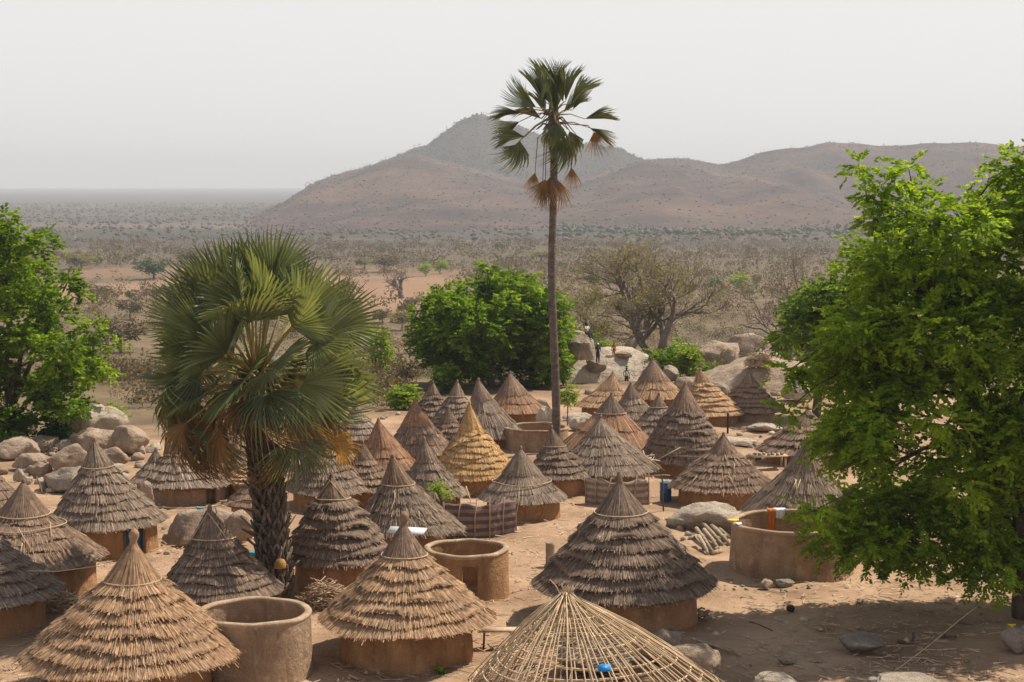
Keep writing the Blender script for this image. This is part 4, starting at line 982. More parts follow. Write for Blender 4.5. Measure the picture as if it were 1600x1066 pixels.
# ------------------------------------------------------------------ rocks in place
RK = [
 ((146, 662), 124, 60, 'huge pale rounded boulder under the left tree', 'rockpale', 1, None), ((150, 690), 92, 36, 'long cracked boulder below the huge pale one', 'rock', 2, None),
 ((108, 722), 78, 48, 'smooth brown egg shaped boulder behind the left huts', 'rock', 0, None), ((199, 690), 76, 46, 'dark mound of rock beside the hanging palm fronds', 'rock', 3, None),
 ((48, 722), 62, 28, 'squat reddish boulder left of the egg shaped one', 'rock', 4, None), ((26, 702), 92, 34, 'sloping rock slab at the left edge', 'rock', 1, None),
 ((70, 694), 66, 24, 'low rock on the left slope beneath the tree', 'rock', 2, None), ((108, 696), 50, 18, 'thin rock slab right of the low rock on the slope', 'rockpale', 3, None),
 ((120, 752), 110, 40, 'grey flat slab below the egg shaped boulder', 'rockgrey', 4, None), ((172, 716), 60, 30, 'boulder showing right of the blue door hut top', 'rock', 0, None),
 ((213, 700), 42, 22, 'pale oblong boulder under the left palm fronds', 'rockpale', 0, None), ((66, 736), 44, 24, 'cracked block in front of the squat reddish boulder', 'rock', 2, None),
 ((228, 776), 32, 44, 'upright pale boulder against the hut under the fronds', 'rock', 1, None),
 ((326, 834), 176, 72, 'broad flat topped sunlit rock behind the dark smooth hut', 'rock', 3, 55.5), ((372, 826), 70, 50, 'second flat rock reaching to the fan palm trunk', 'rock', 1, 54.5),
 ((1112, 812), 146, 52, 'low smooth pale slab in front of the shaggy hooked hut', 'rockpale', 2, 57.5),
 ((945, 612), 262, 122, 'large rounded rock dome with people on it', 'rockpale', 0, 112.0), ((812, 622), 170, 80, 'brown rock shoulder in the shade of the round tree', 'rock', 3, 112.0),
 ((932, 571), 42, 30, 'balanced grey boulder on the rock dome', 'rockgrey', 2, 107.5), ((911, 548), 50, 40, 'dark upright boulder with people sitting on it', 'rockgrey', 1, 106.0),
 ((900, 528), 48, 20, 'flat ochre rock lying on top beside the seated people', 'rock', 3, 111.8), ((893, 556), 34, 34, 'dark cracked rock left of the upright boulder', 'rockgrey', 4, 110.5),
 ((975, 556), 36, 10, 'flat block on the crest of the rock dome', 'rock', 2, 112.0),
 ((1190, 603), 300, 76, 'wide flat outcrop behind the back right huts', 'rock', 1, 106.0), ((1120, 612), 44, 30, 'blue grey boulder between the orange hut and the stepped brown hut', 'rockgrey', 0, None),
 ((1040, 622), 190, 46, 'low pale slab between the rock dome and the flat outcrop', 'rockpale', 3, 103.5), ((1075, 606), 70, 34, 'broken rock ledge left of the orange hut cap', 'rock', 4, 103.0), ((1048, 586), 30, 30, 'dark block standing behind the wide smooth hut', 'rockgrey', 2, 103.5), ((1247, 612), 60, 34, 'pale rock right of the stepped brown hut', 'rockpale', 3, None),
 ((1122, 562), 104, 50, 'left face of the split cliff rocks', 'rock', 2, 128.0), ((1168, 546), 92, 44, 'upper block of the split cliff rocks', 'rock', 3, 130.0), ((1196, 564), 60, 36, 'lower dark block of the split cliff rocks', 'rockgrey', 0, 124.0),
 ((852, 652), 34, 34, 'pale boulder left of the tall palm trunk', 'rockpale', 4, None), ((845, 634), 40, 20, 'pale block above the low enclosure', 'rock', 1, None), ((903, 664), 34, 24, 'pale stone right of the tall palm trunk', 'rockpale', 1, None), ((820, 646), 46, 14, 'flat rock behind the low enclosure', 'rock', 0, None),
 ((1345, 1005), 86, 30, 'smooth grey hump rising from the shaded earth', 'rockgrey', 2, None), ((1422, 1068), 130, 24, 'pale smooth slab cut by the bottom edge', 'rockpale', 0, None), ((1368, 1064), 30, 12, 'small round white stone beside the bottom slab', 'rockpale', 1, None),
 ((1592, 1002), 60, 46, 'grey boulder at the right edge under the tree trunk', 'rockgrey', 1, None), ((1214, 1066), 84, 26, 'pale pointed rock at the bottom edge', 'rockpale', 3, None),
 ((1040, 1012), 80, 50, 'brown rock under the end of the fallen pole', 'rock', 2, None), ((1075, 1040), 120, 66, 'wide low brown rock right of the roof frame', 'rock', 4, None), ((1230, 1030), 40, 22, 'brown half buried stone in the tree shade', 'rock', 0, None),
 ((935, 1030), 150, 50, 'pale flat rock seen inside the roof frame', 'rockgrey', 2, 39.6),
 ((1197, 914), 28, 16, 'pale round stone at the foot of the wide enclosure', 'rock', 1, None), ((1225, 911), 40, 12, 'flat stone touching the wide enclosure', 'rockgrey', 3, None),
 ((1510, 970), 28, 12, 'brown stone on the open ground left of the tree trunk', 'rock', 2, None),
 ((30, 744), 20, 22, 'round pale stone in a pile behind the far left roof', 'rockpale', 2, None), ((46, 737), 17, 17, 'upper round pale stone of the same pile', 'rock', 0, None), ((42, 751), 18, 15, 'lower round pale stone of the same pile', 'rockpale', 4, None),
 ((1176, 714), 30, 12, 'flat pale stone beside the path to the right huts', 'rockpale', 2, None), ((1160, 694), 40, 10, 'flat rock step behind the shaggy hooked hut', 'rock', 3, None), ((1112, 778), 22, 10, 'pale stone between roof and pale slab', 'rockpale', 1, None),
]
RO = {}
for (p, w_, h_, lb, mt, va, dd) in RK:
    RO[lb] = rock(p[0], p[1], w_, h_, lb, mt, va, dd, rz=random.uniform(-.5, .5))
RP = random.Random(4)
def stones(n, x0, x1, y0, y1, w0, w1, label, group, mats=('rock', 'rockgrey', 'rockpale')):
    for k in range(n):
        x, y = RP.uniform(x0, x1), RP.uniform(y0, y1); g = gp(x, y); sz = RP.uniform(w0, w1) * (g[1] / F)
        o = bpy.data.objects.new('stone', RP.choice(SMALL)); COL.objects.link(o); o.location = tuple(g + [0, 0, sz * .1]); o.scale = (sz * .5, sz * RP.uniform(.3, .5), sz * RP.uniform(.22, .4)); o.rotation_euler = (0, 0, RP.uniform(0, 6))
        tag(o, label, 'stone', group)
stones(30, 1035, 1140, 812, 862, 5, 15, 'small stone in the rubble heap around the logs left of the wide enclosure', 'rubble stones around the logs')
stones(20, 1128, 1300, 906, 926, 3, 12, 'small stone strewn along the foot of the wide enclosure', 'stones below the wide enclosure')
stones(80, 0, 250, 668, 770, 6, 30, 'small boulder among many on the rocky left slope', 'small boulders of the left slope')
stones(18, 1020, 1240, 585, 625, 8, 24, 'small rock lying on the flat outcrop at the back', 'small rocks on the back outcrop')
stones(14, 1040, 1220, 690, 800, 4, 14, 'small stone on the ground between the right huts', 'stones between the right huts')
stones(16, 1000, 1600, 925, 1066, 3, 9, 'small stone lying on the open earth at the lower right', 'stones on the open earth')
stones(10, 480, 840, 800, 1060, 3, 7, 'small stone on the trodden ground between the middle huts', 'stones between the middle huts')
stones(8, 0, 150, 930, 1060, 4, 10, 'small stone on the ground at the lower left', 'stones at the lower left')
stones(14, 215, 420, 775, 870, 5, 16, 'stone lying around the flat sunlit rock', 'stones around the flat sunlit rock')

def surf(px, py, names, default):
    """point where the pixel's ray first meets one of the named rocks"""
    bpy.context.view_layer.update(); best = None; r = ray(px, py)
    for n_ in names:
        o = RO[n_]; mi = o.matrix_world.inverted(); a = mi @ Vector((0, 0, H0)); d = (mi.to_3x3() @ Vector(r)).normalized(); ok, loc, _n, _i = o.ray_cast(a, d)
        if ok:
            q = o.matrix_world @ loc
            if best is None or q.y < best: best = q.y
    return best if best is not None else default
DOME = 'large rounded rock dome with people on it'
for lb_, px_, py_ in (('balanced grey boulder on the rock dome', 932, 582), ('flat block on the crest of the rock dome', 975, 558)):
    o = RO[lb_]; d_ = surf(px_, py_, [DOME], o.location.y); o.location = tuple(at((px_), py_ - (11 if 'grey' in lb_ else 4), d_))
stones(40, 870, 1230, 612, 700, 5, 20, 'weathered rock among the rear huts on the right side', 'rocks among the rear huts')
stones(16, 560, 800, 640, 720, 4, 14, 'stone on the ground among the rear huts of the centre', 'stones among the central rear huts')
for k_, (px_, py_, w_, h_) in enumerate(((905, 652, 60, 12), (1150, 690, 70, 12), (1195, 668, 60, 14), (1080, 748, 40, 8))):
    rock(px_, py_, w_, h_, ('flat slab right of the tall palm trunk foot', 'long flat slab beside the black post', 'flat pale slab below the stepped brown hut', 'thin slab left of the shaggy hooked hut')[k_], 'rockpale', k_)
# ------------------------------------------------------------------ fences, posts and household things
def mat_fence(label, x0, x1, y0, y1, h, mat, bow=.35, posts=6):
    a = gp(x0, y0); c = gp(x1, y1); root = thing('mat_fence', tuple((a + c) / 2), label, 'fence'); o = (a + c) / 2; n = 30; t = np.linspace(0, 1, n)
    dr = (c - a)[:2]; L = np.hypot(*dr); dr = dr / L; nr = np.array([dr[1], -dr[0]]); rg = np.random.default_rng(int(x0))
    P2 = (a[:2] - o[:2])[None] + (t * L)[:, None] * dr + (np.sin(t * math.pi) * bow + .03 * np.sin(t * 22))[:, None] * nr
    hh = h + .05 * np.sin(t * 9) + .03 * np.sin(t * 23 + 1)
    rows = []
    for off in (0, .03):
        for z in np.linspace(0, 1, 7): rows.append(np.stack([P2[:, 0] - nr[0] * off, P2[:, 1] - nr[1] * off + .015 * np.sin(z * 12), -.03 + hh * z], 1))
    mb = MB(); i = np.arange(6)[:, None] * n; j = np.arange(n - 1)[None]; q = np.stack([i + j, i + j + 1, i + n + j + 1, i + n + j], -1).reshape(-1, 4)
    mb.add(np.concatenate(rows), np.concatenate([q, q[:, ::-1] + 7 * n])); k = 6 * n; mb.q.append(np.array([(k + j, k + j + 1, 13 * n + j + 1, 13 * n + j) for j in range(n - 1)])); mb.build('woven_panel', M[mat], root)
    for k in range(posts):
        p = P2[int(k * (n - 1) / (posts - 1))]; mb = MB(); tube(mb, [(p[0] + nr[0] * .05, p[1] + nr[1] * .05, -.1), (p[0] + nr[0] * .05, p[1] + nr[1] * .05, h * .6), (p[0] + nr[0] * .06 + rg.normal(0, .05), p[1] + nr[1] * .06, h + .08 + .15 * rg.random())], .022, 6); mb.build('post', M['stick'], root)
mat_fence('purple brown striped mat fence in front of the smooth grey hut', 694, 806, 842, 832, 1.12, 'matpurple')
mat_fence('pale woven mat fence in front of the pale grey hut', 915, 1014, 786, 787, .92, 'matpale', bow=.5)
def sticks_obj(name, label, cat, mat, segs, group=None, part=None, r=(.03, .05)):
    """segs: list of pixel polylines with distance, built as real rods"""
    b = at(*segs[0][0][:2], segs[0][0][2]); rg = np.random.default_rng(int(b[0] * 10 + 999)); root = None
    if len(segs) > 1: root = thing(name, tuple(b), label, cat, group)
    for s_ in segs:
        mb = MB(); pts = [at(p[0], p[1], p[2]) - b for p in s_]; rr = rg.uniform(*r); tube(mb, pts, np.linspace(rr, rr * .75, len(pts)), 8, rg.uniform(.2, .9))
        o = mb.build(part or name, M[mat], root)
        if root is None: o.location = tuple(b); o.name = name; tag(o, label, cat, group)
    return root or o
def gd(px, py): return gp(px, py)[1]
# stump
g = gp(860, 884); mb = MB(); rev(mb, [(.001, -.1), (.15, -.1), (.145, 0), (.135, .3), (.14, .62), (.135, .70), (.11, .72), (.10, .68), (.001, .67)], 20, wob=.05, seed=2)
tag(mb.build('log_stump', M['log'], None, True, tuple(g)), 'upright log stump standing on the open ground left of the large dark hut', 'stump')
# bench
g = gp(782, 1010); root = thing('bench', tuple(g), 'low pale plank bench between the tan hut and the roof frame', 'bench')
mb = MB(); box(mb, (0, 0, .42), (1.15, .34, .05), .06); box(mb, (.06, .0, .375), (1.0, .05, .04), .06, a=.2); mb.build('plank', M['rope'], root)
for x, y in ((-.42, -.12), (.42, -.10), (-.42, .12), (.42, .14)):
    mb = MB(); tube(mb, [(x, y, -.05), (x * .97, y, .2), (x * .95, y, .40)], .028, 7); mb.build('leg', M['wood'], root)
# ball
g = gp(1235, 956); bm = bmesh.new(); bmesh.ops.create_uvsphere(bm, u_segments=24, v_segments=14, radius=.115); me = bpy.data.meshes.new('cooking_pot'); 
for v in bm.verts:
    if v.co.z > .085: v.co.z = .085 - (.115 - v.co.z) * .2
bm.to_mesh(me); bm.free(); me.materials.append(M['black']); o = bpy.data.objects.new('round_pot', me); COL.objects.link(o); o.location = (g[0], g[1], g[2] + .10)
for p in me.polygons: p.use_smooth = True
tag(o, 'small black round pot lying on the open ground at the right', 'pot')
# fallen pole bundle
d0, d1 = gd(1035, 990), gd(1160, 1028)
sticks_obj('fallen_pole', 'long split pole lying across the rock beside the roof frame', 'pole', 'log',
           [[(1033, 984, d0 - .1), (1075, 996, d0 - .5), (1120, 1010, d1 + .4), (1158, 1024, d1)], [(1036, 990, d0), (1080, 1000, d0 - .5), (1124, 1012, d1 + .4)], [(1040, 981, d0 + .1), (1070, 990, d0 - .2), (1100, 1001, d0 - .7), (1146, 1018, d1 + .1)]], part='split_piece', r=(.035, .06))
def gs(a, b, lift=0): 
    da = gp(a[0], a[1]); db = gp(b[0], b[1]); return [(a[0], a[1] - lift, da[1]), ((a[0] + b[0]) / 2, (a[1] + b[1]) / 2 - 1.2, (da[1] + db[1]) / 2), (b[0], b[1] - lift, db[1])]
sticks_obj('ground_stick', 'thin dark stick lying on the open earth below the black pot', 'stick', 'bark', [gs((1172, 972), (1207, 986))], r=(.022, .024))
sticks_obj('ground_stick', 'short pale branch lying below left of the black pot', 'branch', 'log', [gs((1209, 968), (1233, 976))], r=(.06, .07))
sticks_obj('ground_stick', 'short broken branch right of the pale branch on the open earth', 'branch', 'log', [gs((1250, 969), (1262, 971))], r=(.07, .08))
sticks_obj('ground_stick', 'flat dark driftwood piece in the middle of the open earth', 'branch', 'log', [gs((1352, 938), (1384, 943))], r=(.055, .06))
sticks_obj('ground_stick', 'pale splinter lying below the broken branch', 'branch', 'log', [gs((1268, 982), (1287, 985))], r=(.04, .05))
dd = gd(1425, 1003)
sticks_obj('forked_branch', 'small forked dark branch standing up in the tree shade', 'branch', 'bark', [[(1402, 1002, dd), (1416, 1004, dd), (1427, 1004, dd)], [(1424, 1005, dd), (1427, 998, dd), (1427, 989, dd)], [(1412, 1004, dd), (1420, 1007, dd - .1), (1430, 1006, dd)]], r=(.03, .07), part='twig')
dd = gd(1482, 997)
sticks_obj('twig_heap', 'low heap of dark twigs left of the tree trunk', 'twigs', 'bark', [[(1470, 997, dd), (1482, 994, dd), (1494, 996, dd)], [(1474, 991, dd), (1482, 995, dd), (1490, 998, dd)], [(1478, 998, dd), (1486, 997, dd), (1497, 993, dd + .1)], [(1480, 1003, dd - .2), (1492, 1001, dd - .2), (1500, 1003, dd - .2)]], r=(.025, .045), part='twig')
# log pile near the wide enclosure
lg = []
for k, (a, b_) in enumerate((((1088, 826), (1112, 862)), ((1098, 818), (1128, 852)), ((1106, 816), (1136, 846)), ((1112, 822), (1140, 852)), ((1100, 828), (1122, 858)), ((1104, 812), (1140, 842)), ((1092, 838), (1106, 866)))):
    da, db = gp(*a)[1], gp(*b_)[1]; da = db + (da - db) * .6; lg.append([(a[0], a[1], da), ((a[0] + b_[0]) / 2 + 1, (a[1] + b_[1]) / 2 - 1, (da + db) / 2), (b_[0], b_[1] - 1, db)])
sticks_obj('log_pile', 'heap of weathered logs left of the wide enclosure', 'logs', 'log', lg, r=(.06, .09), part='log')
sticks_obj('loose_log', 'single short log lying below the log heap', 'log', 'log', [gs((1112, 866), (1127, 861))], r=(.08, .09))
def pile(name, label, cat, px, py, wp, hp, n, mat, r=.016, D=None, seed=0, flat_=.3):
    b = gp(px, py + hp * .4) if D is None else at(px, py + hp * .4, D); D = b[1]; s = D / F; W = wp * s / 2; Hh = hp * s; rg = np.random.default_rng(seed + int(px)); mb = MB()
    for k in range(n):
        c = np.array([rg.uniform(-.75, .75) * W, rg.uniform(-.5, .5) * W * .7, 0]); c[2] = max(.03, Hh * rg.random() * (1 - (abs(c[0]) / W) ** 2)); a = rg.normal(0, .7); L = W * rg.uniform(.3, .8)
        d = np.array([math.cos(a), math.sin(a), rg.normal(0, flat_)]); tube(mb, [c - d * L / 2, c + rg.normal(0, .04, 3), c + d * L / 2], r * rg.uniform(.6, 1.3), 4, rg.random())
    return tag(mb.build(name, M[mat], None, loc=tuple(b)), label, cat)
pile('brushwood_pile', 'tangled pile of brushwood right of the fan palm trunk foot', 'brushwood', 508, 934, 90, 46, 260, 'stick', .014)
pile('cane_pile', 'pile of dry canes between the two left huts', 'cane pile', 100, 942, 64, 30, 90, 'cane', .022)
pile('straw_pile', 'golden heap of straw drying on the back outcrop', 'straw heap', 1188, 563, 50, 20, 460, 'rope', .02, D=surf(1188, 573, [k for k in RO if 'outcrop' in k or 'cliff' in k], 104) - .3, seed=4)
pile('stick_heap', 'sticks stacked on the pale mat fence before the pale grey hut', 'sticks', 975, 748, 110, 10, 90, 'cane', .02, seed=3).location.z += .80
pile('stone_dust', 'scatter of broken canes at the foot of the large dark hut', 'broken canes', 1095, 962, 40, 16, 30, 'log', .03, seed=9)
# post with crossbar and blue barrel by the pale mat fence
g = gp(1037, 798); b = g; root = thing('crooked_post', tuple(b), 'crooked wooden post with a crossbar right of the pale mat fence', 'post')
mb = MB(); tube(mb, [(0, 0, -.1), (-.05, 0, .5), (-.02, 0, .9), (-.10, 0, 1.3)], .03, 7, .2); mb.build('upright', M['wood'], root); mb = MB(); tube(mb, [(-.7, 0, 1.22), (0, 0, 1.27), (.22, 0, 1.25)], .025, 6); mb.build('crossbar', M['stick'], root)
g = gp(1040, 782); mb = MB(); rev(mb, [(.001, 0), (.20, 0), (.215, .03), (.21, .3), (.225, .32), (.21, .34), (.21, .62), (.22, .66), (.18, .68), (.001, .67)], 24); tag(mb.build('blue_barrel', M['blue'], None, True, tuple(g)), 'blue plastic barrel in the shade under the broad dark hut', 'barrel')
# dark post under orange hut eave
dpp = gd(1137, 672) ; g = gp(1137, 676); mb = MB(); tube(mb, [(0, 0, -.1), (0, 0, .6), (.01, 0, .95)], .05, 8); tag(mb.build('dark_post', M['black'], None, loc=tuple(g)), 'black post standing under the right eave of the orange hut', 'post')
# drying shelf
g = gp(1200, 735); root = thing('drying_shelf', tuple(g), 'pale drying shelf with stones on top between the right huts', 'shelf')
mb = MB(); box(mb, (0, 0, .62), (1.5, .7, .06), .2); mb.build('shelf_top', M['rope'], root)
for x, y in ((-.62, -.3), (.68, -.15), (-.68, .2), (.6, .35)): mb = MB(); tube(mb, [(x, y, -.1), (x, y, .6)], .045, 7); mb.build('leg', M['stick'], root)
for k in range(7):
    o = bpy.data.objects.new('stone', SMALL[k % 6]); COL.objects.link(o); o.location = (g[0] - .55 + k * .18, g[1] - .1 - .1 * (k % 2), g[2] + .70); o.scale = (.10, .09, .07); o.rotation_euler = (0, 0, k); tag(o, 'pale stone in the row on the drying shelf', 'stone', 'stones on the drying shelf')
# clothes on the wide enclosure
def cloth(name, label, mat, c, wd, L1, L2, r, seed):
    """cloth hung over a rim: goes down inside by L1 and outside by L2; r = half wall thickness"""
    rg = np.random.default_rng(seed); n, m = 12, 16; tt = np.linspace(-L1, L2, m); rows = []
    for t in tt:
        y = -r if t > r else r if t < -r else -t; z = -(abs(t) - r) if abs(t) > r else .02; k = np.linspace(-1, 1, n); x = k * wd / 2 * (1 - .25 * abs(t) / max(L1, L2)); rows.append(np.stack([x, np.full(n, y) * (1 + .0) + .025 * np.sin(k * 7 + seed) * min(1, abs(t) * 4) * (1 if y < 0 else -1) + (-.03 if y < 0 else .03), z + .06 * k * k * (abs(t) > r) + 0 * k], 1))
    mb = MB(); i = np.arange(m - 1)[:, None] * n; j = np.arange(n - 1)[None]; mb.add(np.concatenate(rows), np.stack([i + j, i + j + 1, i + n + j + 1, i + n + j], -1).reshape(-1, 4))
    o = mb.build(name, M[mat], None, True, tuple(c)); so_ = o.modifiers.new('s', 'SOLIDIFY'); so_.thickness = .012; return tag(o, label, 'cloth')
def rim_pt(c, R, px_, back=True, dz=.05):
    x = (px_ - CX) / F * (c[1] + (R if back else -R) * .9); dx = np.clip((x - c[0]) / (R - .06), -1, 1); dy = math.sqrt(1 - dx * dx) * (1 if back else -1); return np.array([c[0] + dx * (R - .065), c[1] + dy * (R - .065), c[2] + dz])
cloth('hanging_cloth', 'orange cloth hanging inside the wide enclosure', 'orange', rim_pt(e3c, e3R, 1211), .26, .1, .75, .09, 1)
cloth('hanging_cloth', 'white patterned cloth draped over the rim beside the orange cloth', 'white', rim_pt(e3c, e3R, 1224), .38, .2, .36, .09, 2)
cloth('hanging_cloth', 'yellow cloth folded over the left rim of the wide enclosure', 'yellow', rim_pt(e3c, e3R, 1155, False), .34, .08, .10, .09, 3)
cloth('hanging_cloth', 'crumpled white cloth beside the yellow one on the left rim', 'white', rim_pt(e3c, e3R, 1167, False), .18, .16, .12, .09, 4)
g = gp(1580, 1003); mb = MB(); rev(mb, [(.001, 0), (.13, 0), (.16, .04), (.16, .3), (.12, .36), (.05, .38), (.05, .42), (.001, .42)], 4); box(mb, (0, 0, .44), (.2, .04, .03)); tag(mb.build('yellow_canister', M['yellow'], None, loc=tuple(g)), 'yellow plastic canister beside the boulder under the tree trunk', 'canister')
# gourd on the fan palm
g = at(438, 886, FP[2] - .62); root = thing('hanging_gourd', tuple(g), 'ochre gourd bowl hung upside down on the fan palm trunk', 'gourd')
mb = MB(); rev(mb, [(.17, -.02), (.175, .0), (.16, .12), (.11, .2), (.04, .23), (.001, .235), ], 24); rev(mb, [(.001, .21), (.1, .18), (.15, .1), (.16, 0), (.17, -.02)], 24); mb.build('bowl', M['ochre'], root, True); mb = MB(); tube(mb, [(0, 0, .22), (.02, .15, .4), (0, .3, .5)], .012, 5); mb.build('cord', M['rope'], root)
# cyan cloth and basin near the fan palm
o = cloth('hanging_cloth', 'bright blue cloth hung on the leaning poles left of the fan palm', 'cyan', at(396, 864, 49.5), .26, .12, .22, .03, 5)
dd = 50.0
sticks_obj('leaning_poles', 'dark leaning poles beside the flat rock left of the fan palm', 'poles', 'wood', [[(376, 806, dd), (396, 826, dd), (410, 842, dd)], [(386, 842, dd), (398, 852, dd), (412, 868, dd)], [(378, 826, dd), (398, 838, dd), (416, 850, dd)], [(402, 800, dd), (403, 850, dd), (404, 905, dd)]], r=(.035, .05), part='pole')
# solar panel behind the tan hut cap
g = at(636, 829, 44.6); gz = zg(g[0], g[1]); root = thing('solar_panel', (g[0], g[1], gz), 'thin white solar panel on a pole behind the tan hut cap', 'solar panel')
mb = MB(); box(mb, (0, 0, g[2] - gz), (1.0, .35, .035), -.25, tilt=Matrix.Rotation(.25, 4, 'X')); mb.build('panel', M['metal'], root); mb = MB(); tube(mb, [(0, 0, -.1), (0, 0, g[2] - gz)], .03, 8); mb.build('pole', M['stick'], root)
# pole lying on the broad dark hut, lines and ropes
def line(name, label, cat, pts, r, mat):
    b = at(*pts[0]); P_ = np.array([at(*p) - b for p in pts]); mb = MB(); tube(mb, P_, r, 5); return tag(mb.build(name, M[mat], None, loc=tuple(b)), label, cat)
c_, D_, R0, H_, Pf, _r = HUTINFO['broad']
b = np.array([c_[0], c_[1], c_[2]]); mb = MB(); tube(mb, [b + Pf(np.array(.97), np.array(-2.3), .16), b + Pf(np.array(.78), np.array(-1.75), .16)], .03, 6); tag(mb.build('roof_pole', M['rope'], None), 'pale pole lying on the lower roof of the broad dark hut', 'pole')
line('clothes_line', 'thin pale line strung between huts below the hanging palm fronds', 'line', [(242, 792, 58), (290, 795, 57), (330, 793, 56), (395, 777, 52)], .016, 'rope')
line('clothes_line', 'thin line stretched low past the brown left hut to the big tan hut', 'line', [(44, 892, 43.5), (90, 893, 43.3), (150, 885, 43)], .014, 'rope')
line('guy_rope', 'long thin rope running from the ground up to the large right tree', 'rope', [(1378, 1064, gd(1378, 1066)), (1450, 1010, 41.5), (1500, 968, 42.8), (1546, 933, 44)], .014, 'rope')
line('leaning_stick', 'curved pale stick standing against the striped mat fence', 'stick', [(728, 760, 56.6), (736, 785, 56.3), (740, 808, 56.1), (741, 826, 56.0)], .02, 'cane')
o = cloth('hanging_cloth', 'small teal cloth hung on the line below the palm fronds', 'cyan', at(313, 794, 56.5), .30, .06, .10, .02, 6)
# bowls on the mud floor by the left slope
line('leaning_sticks', 'thin dark crooked sticks leaning on the slab behind the brown left hut', 'sticks', [(57, 745, 60), (63, 760, 59.5), (66, 771, 59), (79, 768, 59)], .03, 'wood')

# ------------------------------------------------------------------ people
def person(label, foot, D, h, pose, cloth_m, face=-1.57, load=None, cloth2=None, z=None, hat=None):
    """pose: dict joint -> (x right, y forward, z) in units of the standing height"""
    b = at(foot[0], foot[1], D) 
    if z is not None: b[2] = z
    root = thing('person', tuple(b), label, 'person', None, face)
    J = dict(pelvis=(0, 0, .52), waist=(0, 0, .60), chest=(0, 0, .72), neck=(0, 0, .83), head=(0, 0, .90), top=(0, 0.01, .965),
             shl=(-.10, 0, .80), ell=(-.13, 0, .64), hal=(-.14, .04, .50), shr=(.10, 0, .80), elr=(.13, 0, .64), har=(.14, .04, .50),
             hpl=(-.05, 0, .50), knl=(-.055, .01, .28), anl=(-.055, 0, .045), tol=(-.06, .09, .015), hpr=(.05, 0, .50), knr=(.055, .01, .28), anr=(.055, 0, .045), tor=(.06, .09, .015))
    J.update(pose); R__ = dict(pelvis=.075, waist=.065, chest=.085, neck=.032, head=.058, top=.04, shl=.036, ell=.025, hal=.018, shr=.036, elr=.025, har=.018, hpl=.055, knl=.036, anl=.024, tol=.016, hpr=.055, knr=.036, anr=.024, tor=.016)
    E = [('pelvis', 'waist'), ('waist', 'chest'), ('chest', 'neck'), ('neck', 'head'), ('head', 'top'), ('chest', 'shl'), ('shl', 'ell'), ('ell', 'hal'), ('chest', 'shr'), ('shr', 'elr'), ('elr', 'har'), ('pelvis', 'hpl'), ('hpl', 'knl'), ('knl', 'anl'), ('anl', 'tol'), ('pelvis', 'hpr'), ('hpr', 'knr'), ('knr', 'anr'), ('anr', 'tor')]
    def P(k): x, y, zz = J[k]; return Vector((y, -x, zz)) * h   # local +X is forward
    nm = list(J); vs = [P(k) for k in nm]; rs = [R__[k] * h for k in nm]; ed = [(nm.index(a), nm.index(c)) for a, c in E]
    for hk, ek in (('hal', 'ell'), ('har', 'elr')):
        d = (P(hk) - P(ek)).normalized(); sd = d.cross(Vector((1, 0, .2))).normalized(); i0 = nm.index(hk)
        for f_, L in zip((-1.5, -.5, .5, 1.5), (.040, .048, .045, .036)):
            p = P(hk) + d * .045 * h + sd * f_ * .011 * h; i1 = len(vs); vs += [p, p + d * L * .5 * h, p + d * L * h - Vector((0, 0, .006 * h))]; rs += [.008 * h, .006 * h, .005 * h]; ed += [(i0, i1), (i1, i1 + 1), (i1 + 1, i1 + 2)]
        p = P(hk) + sd * .026 * h + d * .015 * h; i1 = len(vs); vs += [p, p + d * .03 * h + sd * .012 * h]; rs += [.008 * h, .006 * h]; ed += [(i0, i1), (i1, i1 + 1)]
    me = bpy.data.meshes.new('body'); me.from_pydata(vs, ed, []); o = bpy.data.objects.new('body', me); COL.objects.link(o); o.parent = root; me.materials.append(M['skin'])
    md = o.modifiers.new('skin', 'SKIN')
    for i, r in enumerate(rs): me.skin_vertices[0].data[i].radius = (r, r)
    me.skin_vertices[0].data[0].use_root = True; md.use_smooth_shade = True; s2 = o.modifiers.new('sub', 'SUBSURF'); s2.levels = 1; s2.render_levels = 1
    def garment(name, chain, mat, grow=1.25):
        v = [P(k) for k in chain]; m2 = bpy.data.meshes.new(name); m2.from_pydata(v, [(i, i + 1) for i in range(len(v) - 1)], []); g_ = bpy.data.objects.new(name, m2); COL.objects.link(g_); g_.parent = root; m2.materials.append(M[mat]); g_.modifiers.new('skin', 'SKIN').use_smooth_shade = True
        for i, k in enumerate(chain): r = R__[k] * h * grow; m2.skin_vertices[0].data[i].radius = (r, r)
        m2.skin_vertices[0].data[0].use_root = True; s3 = g_.modifiers.new('sub', 'SUBSURF'); s3.levels = 1; s3.render_levels = 1
    garment('shirt', ['pelvis', 'waist', 'chest', 'neck'], cloth_m, 1.22); garment('sleeve', ['shl', 'ell'], cloth_m, 1.4); garment('sleeve', ['shr', 'elr'], cloth_m, 1.4)
    if cloth2: garment('trouser_leg', ['hpl', 'knl', 'anl'], cloth2, 1.3); garment('trouser_leg', ['hpr', 'knr', 'anr'], cloth2, 1.3)
    mb = MB(); c = P('head') ; rev(mb, [(.001, .072 * h), (.035 * h, .062 * h), (.058 * h, .03 * h), (.062 * h, .0)], 16, a=.3)
    for v in mb.v: v += np.array(c) + [-.008 * h, 0, 0]
    mb.build('hair', M[hat or 'black'], root, True)
    return root, b
